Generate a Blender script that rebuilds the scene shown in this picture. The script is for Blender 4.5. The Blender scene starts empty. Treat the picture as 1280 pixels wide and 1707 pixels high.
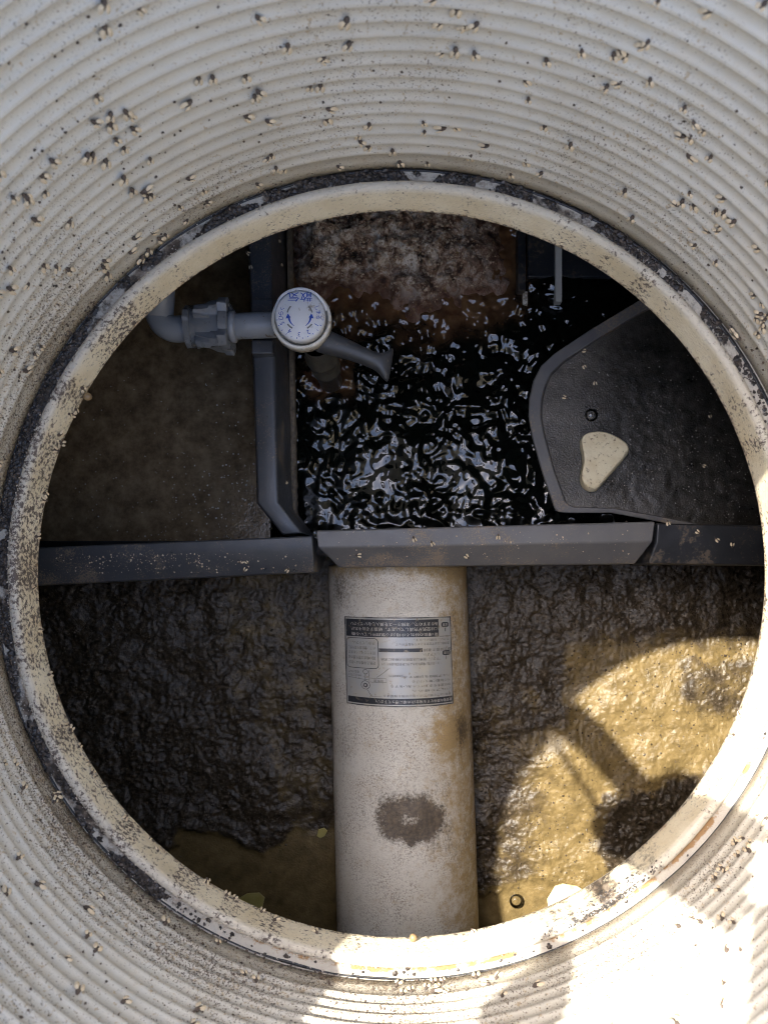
import bpy, bmesh, math, random
from mathutils import Vector, Matrix, noise as mn

random.seed(7)
SC = bpy.context.scene
COL = SC.collection
PI = math.pi

# ------------------------------------------------------------------ camera, sky, sun, exposure
CAM_Z = 0.587            # metres above the ledge of the tank opening (z = 0)
F = 1233.0               # focal length in photo pixels
VX, VY = 669.0, 957.0    # where the camera looks straight down
cam_d = bpy.data.cameras.new('camera')
cam = bpy.data.objects.new('camera', cam_d); COL.objects.link(cam)
cam.location = (0, 0, CAM_Z)
cam_d.sensor_fit = 'VERTICAL'; cam_d.sensor_height = 36.0; cam_d.sensor_width = 27.0
cam_d.lens = 36.0 * F / 1707.0
cam_d.shift_x = -(VX - 640.0) / 1707.0
cam_d.shift_y = (VY - 853.5) / 1707.0
cam_d.clip_start = 0.01; cam_d.clip_end = 200.0
cam_d.dof.use_dof = True; cam_d.dof.focus_distance = 0.74; cam_d.dof.aperture_fstop = 9.0
SC.camera = cam

SUN_XY = (0.742, -0.671)                 # way the sunlight travels over the ground
TANZ = 0.695                             # tangent of the angle from the zenith
EL = math.atan2(1.0, TANZ)
world = bpy.data.worlds.new('World'); SC.world = world; world.use_nodes = True
wn = world.node_tree; wn.nodes.clear()
wo = wn.nodes.new('ShaderNodeOutputWorld'); wb = wn.nodes.new('ShaderNodeBackground')
sky = wn.nodes.new('ShaderNodeTexSky'); sky.sky_type = 'NISHITA'; sky.sun_disc = False
sky.sun_elevation = EL; sky.sun_rotation = math.atan2(-SUN_XY[0], -SUN_XY[1])
sky.air_density = 0.85; sky.dust_density = 2.6; sky.ozone_density = 0.25
wb.inputs['Strength'].default_value = 0.15
wn.links.new(sky.outputs[0], wb.inputs[0]); wn.links.new(wb.outputs[0], wo.inputs[0])
sl = bpy.data.lights.new('sun', 'SUN'); sl.energy = 2.6; sl.angle = math.radians(0.6); sl.color = (1.0, 0.95, 0.86)
sun = bpy.data.objects.new('sun', sl); COL.objects.link(sun)
sun.rotation_euler = Vector((SUN_XY[0] * TANZ, SUN_XY[1] * TANZ, -1)).to_track_quat('-Z', 'Y').to_euler()
sun.location = (-2, 2, 4)
SC.view_settings.view_transform = 'Standard'; SC.view_settings.look = 'None'
SC.view_settings.gamma = 1.0; SC.view_settings.use_curve_mapping = False
SC.view_settings.exposure = 2.72
SC.cycles.max_bounces = 12; SC.cycles.diffuse_bounces = 5; SC.cycles.glossy_bounces = 4
SC.cycles.caustics_reflective = False; SC.cycles.caustics_refractive = False
SC.cycles.sample_clamp_indirect = 6.0
SC.cycles.filter_width = 1.0

# ------------------------------------------------------------------ helpers
def P(px, py, z):
    """the point at height z that is seen at photo pixel (px, py)"""
    k = (CAM_Z - z) / F
    return Vector(((px - VX) * k, -(py - VY) * k, z))

def PX(x, y, z):
    k = F / (CAM_Z - z)
    return VX + x * k, VY - y * k

def sstep(a, b, x):
    t = max(0.0, min(1.0, (x - a) / (b - a))); return t * t * (3 - 2 * t)

def fbm(x, y, z=0.0, o=4):
    return mn.fractal(Vector((x, y, z)), 1.0, 2.0, o)

def sdist(poly, x, y):
    """signed distance to a polygon, positive inside"""
    d = 1e9; ins = False; n = len(poly)
    for i in range(n):
        x0, y0 = poly[i]; x1, y1 = poly[i - 1]
        ex, ey = x1 - x0, y1 - y0
        t = max(0, min(1, ((x - x0) * ex + (y - y0) * ey) / (ex * ex + ey * ey + 1e-9)))
        d = min(d, math.hypot(x - x0 - ex * t, y - y0 - ey * t))
        if (y0 > y) != (y1 > y) and x < (x1 - x0) * (y - y0) / (y1 - y0) + x0: ins = not ins
    return d if ins else -d

def wpos(o):
    p = Vector((0, 0, 0))
    while o is not None:
        p = p + o.location; o = o.parent
    return p

def tag(o, label=None, cat=None, group=None, kind=None):
    if label: o['label'] = label
    if cat: o['category'] = cat
    if group: o['group'] = group
    if kind: o['kind'] = kind
    return o

def thing(name, loc, label, cat, group=None):
    o = bpy.data.objects.new(name, None); COL.objects.link(o); o.location = loc
    o.empty_display_size = 0.02
    return tag(o, label, cat, group)

def finish(name, me, m, parent=None, smooth=True, bevel=0.0, seg=2, subsurf=0, sharp=False):
    if parent is None:
        xs = [v.co for v in me.vertices]
        lo = Vector((min(c.x for c in xs), min(c.y for c in xs), min(c.z for c in xs)))
        hi = Vector((max(c.x for c in xs), max(c.y for c in xs), max(c.z for c in xs)))
        loc = Vector(((lo.x + hi.x) / 2, (lo.y + hi.y) / 2, lo.z)); org = loc
    else:
        org = wpos(parent); loc = Vector((0, 0, 0))
    me.transform(Matrix.Translation(-org))
    o = bpy.data.objects.new(name, me); COL.objects.link(o); o.location = loc; o.parent = parent
    if m: me.materials.append(m)
    for p in me.polygons: p.use_smooth = smooth
    if smooth and sharp: me.set_sharp_from_angle(angle=math.radians(38))
    if bevel:
        b = o.modifiers.new('bevel', 'BEVEL'); b.width = bevel; b.segments = seg; b.limit_method = 'ANGLE'; b.angle_limit = math.radians(35)
        b.harden_normals = True
    if subsurf:
        s = o.modifiers.new('sub', 'SUBSURF'); s.levels = subsurf; s.render_levels = subsurf
    return o

def obj(name, bm, m, parent=None, **k):
    bmesh.ops.recalc_face_normals(bm, faces=bm.faces[:])
    me = bpy.data.meshes.new(name); bm.to_mesh(me); bm.free()
    return finish(name, me, m, parent, **k)

def loft(rings, caps=True, close=True, bm=None):
    bm = bm or bmesh.new()
    vs = [[bm.verts.new(p) for p in r] for r in rings]
    n = len(rings[0])
    for a, b in zip(vs, vs[1:]):
        for i in range(n if close else n - 1):
            j = (i + 1) % n
            try: bm.faces.new((a[i], a[j], b[j], b[i]))
            except ValueError: pass
    if caps and close:
        bm.faces.new(list(reversed(vs[0]))); bm.faces.new(vs[-1])
    return bm

def lathe(prof, segs, c=(0, 0), closed=False, bm=None, rfun=None):
    bm = bm or bmesh.new(); rings = []
    for (r, z) in prof:
        row = []
        for i in range(segs):
            a = 2 * PI * i / segs
            rr = r if rfun is None else rfun(r, z, a)
            row.append(bm.verts.new((c[0] + rr * math.cos(a), c[1] + rr * math.sin(a), z)))
        rings.append(row)
    pairs = list(zip(rings, rings[1:])) + ([(rings[-1], rings[0])] if closed else [])
    for a, b in pairs:
        for i in range(segs):
            j = (i + 1) % segs
            bm.faces.new((a[i], a[j], b[j], b[i]))
    return bm

def tube(path, rad, segs=20, caps=True, bm=None):
    """swept tube along world points; rad a number or a list"""
    path = [Vector(p) for p in path]; rings = []
    up = Vector((0, 0, 1))
    for i, p in enumerate(path):
        d = (path[min(i + 1, len(path) - 1)] - path[max(i - 1, 0)]).normalized()
        u = d.cross(up)
        if u.length < 1e-3: u = d.cross(Vector((0, 1, 0)))
        u.normalize(); v = u.cross(d).normalized()
        r = rad[i] if isinstance(rad, (list, tuple)) else rad
        rings.append([p + u * (r * math.cos(2 * PI * k / segs)) + v * (r * math.sin(2 * PI * k / segs)) for k in range(segs)])
    return loft(rings, caps, True, bm)

def box(lo, hi, bm=None):
    bm = bm or bmesh.new()
    x0, y0, z0 = lo; x1, y1, z1 = hi
    loft([[(x0, y0, z0), (x1, y0, z0), (x1, y1, z0), (x0, y1, z0)], [(x0, y0, z1), (x1, y0, z1), (x1, y1, z1), (x0, y1, z1)]], bm=bm)
    return bm

def prism(poly_top, poly_bot):
    return loft([poly_bot, poly_top])

# ------------------------------------------------------------------ materials (all procedural)
class NT:
    def __init__(s, name):
        s.m = bpy.data.materials.new(name); s.m.use_nodes = True; s.t = s.m.node_tree; s.t.nodes.clear()
        s.out = s.t.nodes.new('ShaderNodeOutputMaterial'); s.b = s.t.nodes.new('ShaderNodeBsdfPrincipled')
        s.t.links.new(s.b.outputs[0], s.out.inputs[0])
        s.tc = s.t.nodes.new('ShaderNodeTexCoord')
    def put(s, sock, v):
        if isinstance(v, bpy.types.NodeSocket): s.t.links.new(v, sock)
        elif v is not None:
            sock.default_value = (tuple(v) + (1.0,)) if isinstance(v, (tuple, list)) and len(v) == 3 and sock.type == 'RGBA' else v
    def set(s, **k):
        for a, v in k.items(): s.put(s.b.inputs[a.replace('_', ' ')], v)
        return s
    def noise(s, scale, detail=5, rough=0.6, dist=0.0, vec=None):
        n = s.t.nodes.new('ShaderNodeTexNoise'); s.t.links.new(vec or s.tc.outputs['Object'], n.inputs['Vector'])
        n.inputs['Scale'].default_value = scale; n.inputs['Detail'].default_value = detail
        n.inputs['Roughness'].default_value = rough; n.inputs['Distortion'].default_value = dist
        return n.outputs['Fac']
    def voro(s, scale, feature='F1', rnd=1.0):
        n = s.t.nodes.new('ShaderNodeTexVoronoi'); s.t.links.new(s.tc.outputs['Object'], n.inputs['Vector'])
        n.feature = feature; n.inputs['Scale'].default_value = scale; n.inputs['Randomness'].default_value = rnd
        return n.outputs['Distance']
    def ramp(s, fac, stops):
        n = s.t.nodes.new('ShaderNodeValToRGB'); s.t.links.new(fac, n.inputs[0])
        e = n.color_ramp.elements
        while len(e) < len(stops): e.new(0.5)
        for q, (p, c) in zip(e, stops):
            q.position = p; q.color = (tuple(c) + (1.0,)) if isinstance(c, (tuple, list)) else (c, c, c, 1.0)
        return n.outputs[0]
    def mix(s, fac, a, b, mode='MIX'):
        n = s.t.nodes.new('ShaderNodeMix'); n.data_type = 'RGBA'; n.blend_type = mode
        s.put(n.inputs[0], fac); s.put(n.inputs[6], a); s.put(n.inputs[7], b)
        return n.outputs[2]
    def math(s, op, a, b=None, c=None, clamp=False):
        n = s.t.nodes.new('ShaderNodeMath'); n.operation = op; n.use_clamp = clamp
        for i, v in enumerate((a, b, c)):
            if v is not None: s.put(n.inputs[i], v)
        return n.outputs[0]
    def attr(s, name):
        n = s.t.nodes.new('ShaderNodeAttribute'); n.attribute_name = name
        return n.outputs['Fac']
    def bump(s, h, strength=0.5, dist=0.001, prev=None):
        n = s.t.nodes.new('ShaderNodeBump'); n.inputs['Strength'].default_value = strength; n.inputs['Distance'].default_value = dist
        s.t.links.new(h, n.inputs['Height'])
        if prev: s.t.links.new(prev, n.inputs['Normal'])
        return n.outputs[0]
    def dirt(s, amount, scale, soft=0.05, detail=6):
        """mask: more of the noise passes where amount is higher"""
        n = s.noise(scale, detail, 0.72)
        t = s.math('MULTIPLY_ADD', amount, 0.56, -0.78)
        d = s.math('ADD', n, t)
        return s.math('MULTIPLY_ADD', d, 1.0 / (2 * soft), 0.5, clamp=True)

def plastic(name, a, b, rough=0.4, scale=40, bumps=0.15, dust=None, dust_amt=0.45, dust_scale=120, spec=0.5):
    t = NT(name)
    c = t.mix(t.ramp(t.noise(scale), [(0.3, 0.0), (0.7, 1.0)]), a, b)
    r = t.ramp(t.noise(scale * 2.5), [(0.3, rough * 0.75), (0.75, min(1, rough * 1.35))])
    if dust:
        big = t.ramp(t.noise(14, 3), [(0.38, 0.0), (0.68, 1.0)])
        mk = t.dirt(t.math('MULTIPLY', big, dust_amt), dust_scale)
        c = t.mix(mk, c, dust)
        r = t.mix(mk, r, (0.85, 0.85, 0.85))
    t.set(Base_Color=c, Roughness=r, Specular_IOR_Level=spec)
    t.set(Normal=t.bump(t.noise(scale * 12, 3), bumps, 0.0006))
    return t.m

M = {}
# riser wall: aged off-white polyethylene with dirt flecks
t = NT('riser_plastic')
c = t.mix(t.ramp(t.noise(9, 5), [(0.35, 0.0), (0.65, 1.0)]), (0.56, 0.53, 0.455), (0.48, 0.445, 0.37))
c = t.mix(t.ramp(t.noise(70, 4), [(0.45, 0.0), (0.75, 0.5)]), c, (0.50, 0.44, 0.34))
da = t.attr('dirt')
c = t.mix(t.math('MULTIPLY', t.dirt(t.math('MULTIPLY_ADD', da, 0.55, 0.12), 260, 0.04, 3), 0.8), c, (0.36, 0.27, 0.16))
c = t.mix(t.dirt(da, 700, 0.05, 2), c, (0.09, 0.065, 0.05))
c = t.mix(t.math('MULTIPLY', t.dirt(da, 150, 0.10, 4), 0.18), c, (0.36, 0.30, 0.23))
t.set(Base_Color=c, Roughness=t.ramp(t.noise(60), [(0.3, 0.32), (0.7, 0.55)]), Specular_IOR_Level=0.45)
t.set(Normal=t.bump(t.noise(500, 3), 0.25, 0.0006)); M['riser'] = t.m
# rim of the tank: cream resin, mould, black grime
t = NT('rim_resin')
c = t.mix(t.ramp(t.noise(30, 6), [(0.35, 0.0), (0.65, 1.0)]), (0.83, 0.75, 0.57), (0.70, 0.60, 0.41))
c = t.mix(t.attr('pale'), c, (0.50, 0.46, 0.39))
c = t.mix(t.dirt(t.attr('mould'), 300, 0.045, 5), c, (0.11, 0.085, 0.07))
c = t.mix(t.dirt(t.attr('rust'), 160, 0.07, 6), c, (0.30, 0.18, 0.08))
dk = t.ramp(t.noise(120, 5), [(0.36, (0.025, 0.022, 0.02)), (0.5, (0.09, 0.065, 0.045)), (0.64, (0.26, 0.21, 0.16))])
c = t.mix(t.dirt(t.attr('dirt'), 230, 0.12, 8), c, dk)
t.set(Base_Color=c, Roughness=0.6, Normal=t.bump(t.noise(420, 5), 0.55, 0.0015)); M['rim'] = t.m
M['seal'] = plastic('black_sealant', (0.012, 0.012, 0.013), (0.02, 0.02, 0.022), 0.3, 80, 0.5)
t = NT('grime_crumbs')
c = t.ramp(t.noise(260, 3), [(0.35, (0.012, 0.011, 0.012)), (0.55, (0.05, 0.04, 0.033)), (0.72, (0.14, 0.11, 0.09))])
t.set(Base_Color=c, Roughness=0.45); M['grime'] = t.m
M['grain'] = plastic('sludge_grain', (0.016, 0.012, 0.008), (0.085, 0.062, 0.04), 0.12, 350, 0.3)
M['tan'] = plastic('tan_grain', (0.70, 0.58, 0.42), (0.28, 0.18, 0.11), 0.35, 260, 0.3)
M['grit'] = plastic('brown_grit', (0.035, 0.027, 0.022), (0.14, 0.10, 0.07), 0.7, 300, 0.3)
M['fluff'] = plastic('pale_mould_fluff', (0.62, 0.58, 0.52), (0.42, 0.35, 0.28), 0.9, 300, 0.4)
M['beam'] = plastic('dark_grey_plastic', (0.052, 0.056, 0.064), (0.072, 0.075, 0.082), 0.36, 30, 0.25, (0.20, 0.16, 0.12), 0.62, 480)
M['beam_dust'] = plastic('grey_plastic_dusty', (0.10, 0.10, 0.105), (0.135, 0.13, 0.125), 0.42, 25, 0.25, (0.24, 0.19, 0.14), 0.66, 480)
M['dark'] = plastic('near_black_plastic', (0.018, 0.020, 0.024), (0.028, 0.030, 0.034), 0.4, 30, 0.25, (0.10, 0.08, 0.06), 0.6, 180)
M['shell'] = plastic('tank_resin', (0.16, 0.135, 0.10), (0.10, 0.085, 0.065), 0.6, 12, 0.4)
M['scale'] = plastic('waterline_scale', (0.27, 0.22, 0.16), (0.10, 0.08, 0.06), 0.8, 160, 1.0)
M['pvc'] = plastic('grey_pvc', (0.24, 0.25, 0.265), (0.28, 0.29, 0.30), 0.35, 30, 0.1, (0.14, 0.11, 0.08), 0.5, 150)
M['pvc_nut'] = plastic('grey_pvc_nut', (0.16, 0.165, 0.17), (0.21, 0.215, 0.22), 0.30, 40, 0.2, (0.09, 0.08, 0.07), 0.35, 150)
M['lever'] = plastic('dark_grey_lever', (0.045, 0.047, 0.052), (0.07, 0.07, 0.07), 0.42, 40, 0.2, (0.14, 0.12, 0.10), 0.3, 200)
M['stem'] = plastic('slimy_stem', (0.10, 0.09, 0.07), (0.05, 0.045, 0.035), 0.35, 60, 0.6)
M['white'] = plastic('white_abs', (0.72, 0.73, 0.75), (0.66, 0.66, 0.67), 0.3, 30, 0.1, (0.40, 0.36, 0.30), 0.55, 200)
M['cream'] = plastic('yellowed_abs', (0.74, 0.71, 0.64), (0.66, 0.62, 0.52), 0.35, 30, 0.1, (0.36, 0.30, 0.22), 0.6, 200)
M['blue'] = plastic('blue_print', (0.02, 0.07, 0.40), (0.03, 0.09, 0.42), 0.4, 30, 0.0)
M['greyprint'] = plastic('grey_print', (0.16, 0.16, 0.16), (0.22, 0.22, 0.21), 0.4, 30, 0.0)
# beige pipe
t = NT('beige_pipe_resin')
c = t.mix(t.ramp(t.noise(14, 5), [(0.35, 0.0), (0.68, 1.0)]), (0.66, 0.625, 0.55), (0.58, 0.525, 0.435))
c = t.mix(t.dirt(t.attr('rust'), 90, 0.15, 6), c, (0.40, 0.28, 0.13))
c = t.mix(t.math('MULTIPLY', t.ramp(t.noise(520, 5), [(0.50, 0.0), (0.66, 0.85)]), t.ramp(t.noise(26, 5), [(0.36, 0.15), (0.62, 1.0)])), c, (0.22, 0.17, 0.13))
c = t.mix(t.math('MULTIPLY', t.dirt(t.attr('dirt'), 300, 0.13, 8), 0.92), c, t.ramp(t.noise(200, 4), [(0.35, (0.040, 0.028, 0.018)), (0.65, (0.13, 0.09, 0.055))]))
t.set(Base_Color=c, Roughness=0.6, Normal=t.bump(t.noise(500, 5), 0.5, 0.0012)); M['pipe'] = t.m
t = NT('label_foil')
c = t.mix(t.ramp(t.noise(40, 5), [(0.4, 0.0), (0.7, 1.0)]), (0.40, 0.40, 0.385), (0.46, 0.42, 0.34))
c = t.mix(t.ramp(t.noise(190, 6), [(0.60, 0.0), (0.72, 0.9)]), c, (0.25, 0.19, 0.12))
t.set(Base_Color=c, Roughness=0.3, Metallic=0.15, Normal=t.bump(t.noise(30, 2), 0.3, 0.003)); M['foil'] = t.m
t = NT('label_black')
c = t.mix(t.ramp(t.noise(190, 6), [(0.57, 0.0), (0.70, 0.9)]), (0.028, 0.03, 0.036), (0.22, 0.18, 0.12))
t.set(Base_Color=c, Roughness=0.35); M['lblack'] = t.m
t = NT('label_ink')
c = t.ramp(t.noise(60, 5), [(0.4, (0.05, 0.05, 0.055)), (0.68, (0.28, 0.26, 0.22))])
t.set(Base_Color=c, Roughness=0.5); M['ink'] = t.m
M['lwhite'] = plastic('label_white_print', (0.60, 0.58, 0.53), (0.42, 0.39, 0.33), 0.4, 60, 0.0)
M['block'] = None
t = NT('cream_block')
c = t.mix(t.ramp(t.noise(60, 5), [(0.4, 0.0), (0.65, 1.0)]), (0.74, 0.66, 0.46), (0.66, 0.56, 0.36))
c = t.mix(t.ramp(t.noise(230, 6, 0.65), [(0.58, 0.0), (0.68, 0.9)]), c, (0.20, 0.14, 0.08))
t.set(Base_Color=c, Roughness=0.5, Normal=t.bump(t.noise(200, 4), 0.3, 0.001)); M['block'] = t.m
# water and sludge
t = NT('churning_water')
c = t.mix(t.attr('murk'), (0.0035, 0.005, 0.004), t.ramp(t.noise(60, 5), [(0.35, (0.10, 0.045, 0.022)), (0.65, (0.20, 0.11, 0.05))]))
t.set(Base_Color=c, Roughness=0.02, IOR=1.66); M['water'] = t.m
t = NT('murky_water')
c = t.ramp(t.noise(42, 9, 0.72), [(0.34, (0.09, 0.062, 0.034)), (0.5, (0.17, 0.12, 0.068)), (0.64, (0.25, 0.18, 0.105))])
t.set(Base_Color=c, Roughness=0.07, IOR=1.5, Normal=t.bump(t.noise(210, 4), 0.40, 0.0012)); M['murky'] = t.m
t = NT('wet_sludge')
mud = t.ramp(t.noise(60, 6, 0.65), [(0.3, (0.085, 0.060, 0.024)), (0.55, (0.145, 0.102, 0.042)), (0.75, (0.20, 0.145, 0.066))])
cr = t.ramp(t.noise(180, 5), [(0.3, (0.018, 0.013, 0.008)), (0.55, (0.046, 0.034, 0.021)), (0.75, (0.12, 0.092, 0.062))])
mk = t.math('MULTIPLY_ADD', t.math('ADD', t.math('SUBTRACT', t.noise(45, 6), 0.5), t.attr('crust_shade')), 3.0, -1.0, clamp=True)
c = t.mix(mk, mud, cr)
rg = t.mix(mk, (0.26, 0.26, 0.26), (0.24, 0.24, 0.24))
b1 = t.bump(t.noise(400, 4, 0.6), 0.7, 0.0015)
t.set(Base_Color=c, Roughness=rg, IOR=1.42, Normal=b1); M['sludge'] = t.m
t = NT('liquid_mud')
c = t.ramp(t.noise(70, 7, 0.7, 0.5), [(0.3, (0.105, 0.078, 0.030)), (0.6, (0.16, 0.118, 0.048))])
t.set(Base_Color=c, Roughness=0.13, IOR=1.4, Normal=t.bump(t.noise(160, 3), 0.12, 0.001)); M['liquid'] = t.m
t = NT('scum_mass')
n1 = t.noise(48, 8, 0.70, 0.5)
c = t.ramp(n1, [(0.38, (0.03, 0.018, 0.011)), (0.45, (0.24, 0.13, 0.075)), (0.52, (0.56, 0.41, 0.29)), (0.58, (0.90, 0.80, 0.68))])
c = t.mix(t.math('MULTIPLY', t.attr('wet'), 0.8), c, t.ramp(t.noise(50, 6), [(0.3, (0.07, 0.028, 0.018)), (0.7, (0.24, 0.11, 0.065))]))
c = t.mix(t.ramp(t.noise(210, 5), [(0.62, 0.0), (0.70, 0.8)]), c, (0.36, 0.26, 0.10))
t.set(Base_Color=c, Roughness=0.28, Normal=t.bump(t.noise(120, 6, 0.65), 1.0, 0.007)); M['scum'] = t.m
t = NT('tray_silt')
c = t.ramp(t.noise(50, 7, 0.7), [(0.3, (0.012, 0.011, 0.010)), (0.6, (0.042, 0.039, 0.033)), (0.78, (0.085, 0.08, 0.07))])
c = t.mix(t.math('MULTIPLY', t.attr('shallow'), t.ramp(t.noise(40, 5), [(0.35, 0.3), (0.6, 1.0)])), c, (0.115, 0.103, 0.088))
t.set(Base_Color=c, Roughness=0.12, IOR=1.5, Normal=t.bump(t.noise(520, 4, 0.6), 0.6, 0.0012)); M['silt'] = t.m
M['flake'] = plastic('pale_flake', (0.62, 0.60, 0.56), (0.40, 0.36, 0.30), 0.3, 300, 0.2)
M['wing'] = plastic('moth_fly_wing', (0.78, 0.66, 0.46), (0.60, 0.48, 0.32), 0.8, 500, 0.3)
M['flybody'] = plastic('moth_fly_body', (0.06, 0.045, 0.035), (0.12, 0.09, 0.07), 0.8, 500, 0.3)
M['shellbit'] = plastic('pale_yellow_scrap', (0.78, 0.74, 0.58), (0.70, 0.60, 0.16), 0.4, 60, 0.2)
M['olive'] = plastic('olive_scrap', (0.30, 0.25, 0.06), (0.38, 0.32, 0.12), 0.4, 60, 0.2)
M['snail'] = plastic('snail_shell', (0.32, 0.22, 0.11), (0.16, 0.10, 0.05), 0.35, 120, 0.2)
t = NT('bubble_film'); t.t.nodes.remove(t.b)
tr_ = t.t.nodes.new('ShaderNodeBsdfTransparent'); gl_ = t.t.nodes.new('ShaderNodeBsdfGlossy'); gl_.inputs['Roughness'].default_value = 0.03
fr_ = t.t.nodes.new('ShaderNodeFresnel'); fr_.inputs['IOR'].default_value = 1.7; mx_ = t.t.nodes.new('ShaderNodeMixShader')
t.t.links.new(fr_.outputs[0], mx_.inputs[0]); t.t.links.new(tr_.outputs[0], mx_.inputs[1]); t.t.links.new(gl_.outputs[0], mx_.inputs[2]); t.t.links.new(mx_.outputs[0], t.out.inputs[0]); M['bubble'] = t.m
t = NT('ground_concrete')
c = t.ramp(t.noise(9, 8, 0.65), [(0.3, (0.22, 0.21, 0.19)), (0.7, (0.36, 0.34, 0.31))])
t.set(Base_Color=c, Roughness=0.9, Normal=t.bump(t.noise(120, 5), 0.5, 0.004)); M['ground'] = t.m
M['iron'] = plastic('cast_iron', (0.05, 0.048, 0.045), (0.09, 0.075, 0.06), 0.6, 60, 0.6)
M['cloth'] = plastic('work_cloth', (0.09, 0.11, 0.15), (0.06, 0.075, 0.11), 0.95, 30, 0.4, spec=0.1)
M['skin'] = plastic('skin', (0.52, 0.33, 0.23), (0.46, 0.28, 0.19), 0.5, 30, 0.2)
M['hair'] = plastic('hair', (0.015, 0.012, 0.01), (0.03, 0.022, 0.018), 0.6, 90, 0.8)
M['phone'] = plastic('phone_case', (0.02, 0.02, 0.022), (0.03, 0.03, 0.032), 0.3, 30, 0.0)

def fattr(o, name, vals):
    a = o.data.attributes.new(name, 'FLOAT', 'POINT')
    a.data.foreach_set('value', vals)

# ------------------------------------------------------------------ ground, tank, riser, rim
GZ = 0.455                                    # ground level
bm = lathe([(0.352, GZ - 0.012), (0.36, GZ - 0.006), (0.7, GZ - 0.006), (3, GZ - 0.006), (60, GZ - 0.006)], 96)
g = tag(obj('ground', bm, M['ground']), kind='structure')

bm = lathe([(0.3045, -0.0335), (0.52, -0.036), (0.80, -0.075), (0.88, -0.20), (0.88, -0.62), (0.70, -0.85), (0.001, -0.85)], 96)
tank = tag(obj('tank_shell', bm, M['shell']), kind='structure')

RW = 0.322
riser = thing('manhole_riser', (0, 0, 0.001), 'off-white ribbed plastic riser ring around the whole opening', 'riser')
prof = [(RW, 0.001), (RW, 0.012), (RW, 0.0245)]
PITCH, AMP, Z0 = 0.0121, 0.0034, 0.0265
K = 9
for rib in range(31):
    for k in range(K):
        u = k / K
        prof.append((RW + 0.0008 - AMP * (1 - math.sin(PI * u) ** 0.75), Z0 + PITCH * (rib + u)))
zt = Z0 + PITCH * 31
prof += [(RW, zt + 0.002), (RW, 0.42), (RW + 0.012, 0.42), (RW + 0.012, 0.001)]
SEG = 300
bm = lathe(prof, SEG, closed=True, rfun=lambda r, z, a: r + 0.0006 * math.sin(3 * a + 1) + 0.0004 * math.sin(40 * z + 2 * a))
vals = []
for v in bm.verts:
    a = math.atan2(v.co.y, v.co.x); z = v.co.z
    lowleft = sstep(-0.2, 0.9, math.cos(a - math.radians(222)))
    left = sstep(0.3, 1.0, math.cos(a - math.radians(165)))
    low = sstep(0.10, 0.0, z)
    d = 0.21 + 0.08 * lowleft + 0.08 * lowleft * low + 0.12 * left * low + 0.03 * low + 0.14 * fbm(math.cos(a) * 4, math.sin(a) * 4, z * 14, 3)
    botright = sstep(0.5, 1.0, math.cos(a - math.radians(-62)))
    d += 0.07 * botright * sstep(0.14, 0.0, z)
    vals.append(d)
w = obj('wall', bm, M['riser'], riser); fattr(w, 'dirt', vals)
WALL_SPECKS = True
bm = lathe([(0.30, 0.405), (0.30, GZ), (0.352, GZ + 0.001), (0.352, 0.425), (0.3345, 0.4225), (0.3175, 0.4225), (0.312, 0.405)], 160, closed=True)
obj('cover_frame', bm, M['iron'], riser, bevel=0.002)
bm = lathe([(0.3222, 0.0002), (0.3214, 0.0012), (0.3210, 0.0006), (0.3207, -0.0006), (0.3222, -0.0006)], 260, closed=True,
           rfun=lambda r, z, a: r - ((0.0020 * max(0, fbm(math.cos(a) * 5, math.sin(a) * 5, 3)) + 0.0014 * sstep(0.2, 0.9, math.cos(a - 1.0))) if r < 0.322 else 0))
obj('seal', bm, M['seal'], riser)

rim = thing('opening_rim', (0, 0, -0.033), 'grimy cream rim ring of the round tank opening', 'rim')
RI = 0.3033
prof = [(RI + 0.001, -0.033), (RI, -0.031), (RI, -0.026), (RI, -0.02), (RI, -0.014), (RI, -0.008), (RI, -0.002), (RI + 0.0005, 0.0022),
        (RI + 0.002, 0.0036), (RI + 0.0045, 0.0040), (RI + 0.0068, 0.0036), (RI + 0.0078, 0.0022), (RI + 0.0082, 0.0004),
        (RI + 0.010, 0.0), (RI + 0.012, 0.0), (RI + 0.014, 0.0), (RI + 0.016, 0.0), (RI + 0.018, 0.0), (RI + 0.024, 0.0), (RI + 0.034, 0.0), (RI + 0.034, -0.0325)]
bm = lathe(prof, 420, closed=True, rfun=lambda r, z, a: r + 0.0006 * fbm(math.cos(a) * 6, math.sin(a) * 6, z * 30, 3))
def black_amt(a):
    """how much black grime lies on the ledge at angle a"""
    left = sstep(0.05, 0.80, math.cos(a - math.radians(165)))
    top = sstep(0.1, 0.9, math.cos(a - math.radians(95)))
    low = sstep(0.6, 1.0, math.cos(a - math.radians(222)))
    return min(1.0, 1.0 * left + 0.40 * top + 0.30 * low + 0.16)
D, MO, RU, PA = [], [], [], []
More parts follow.
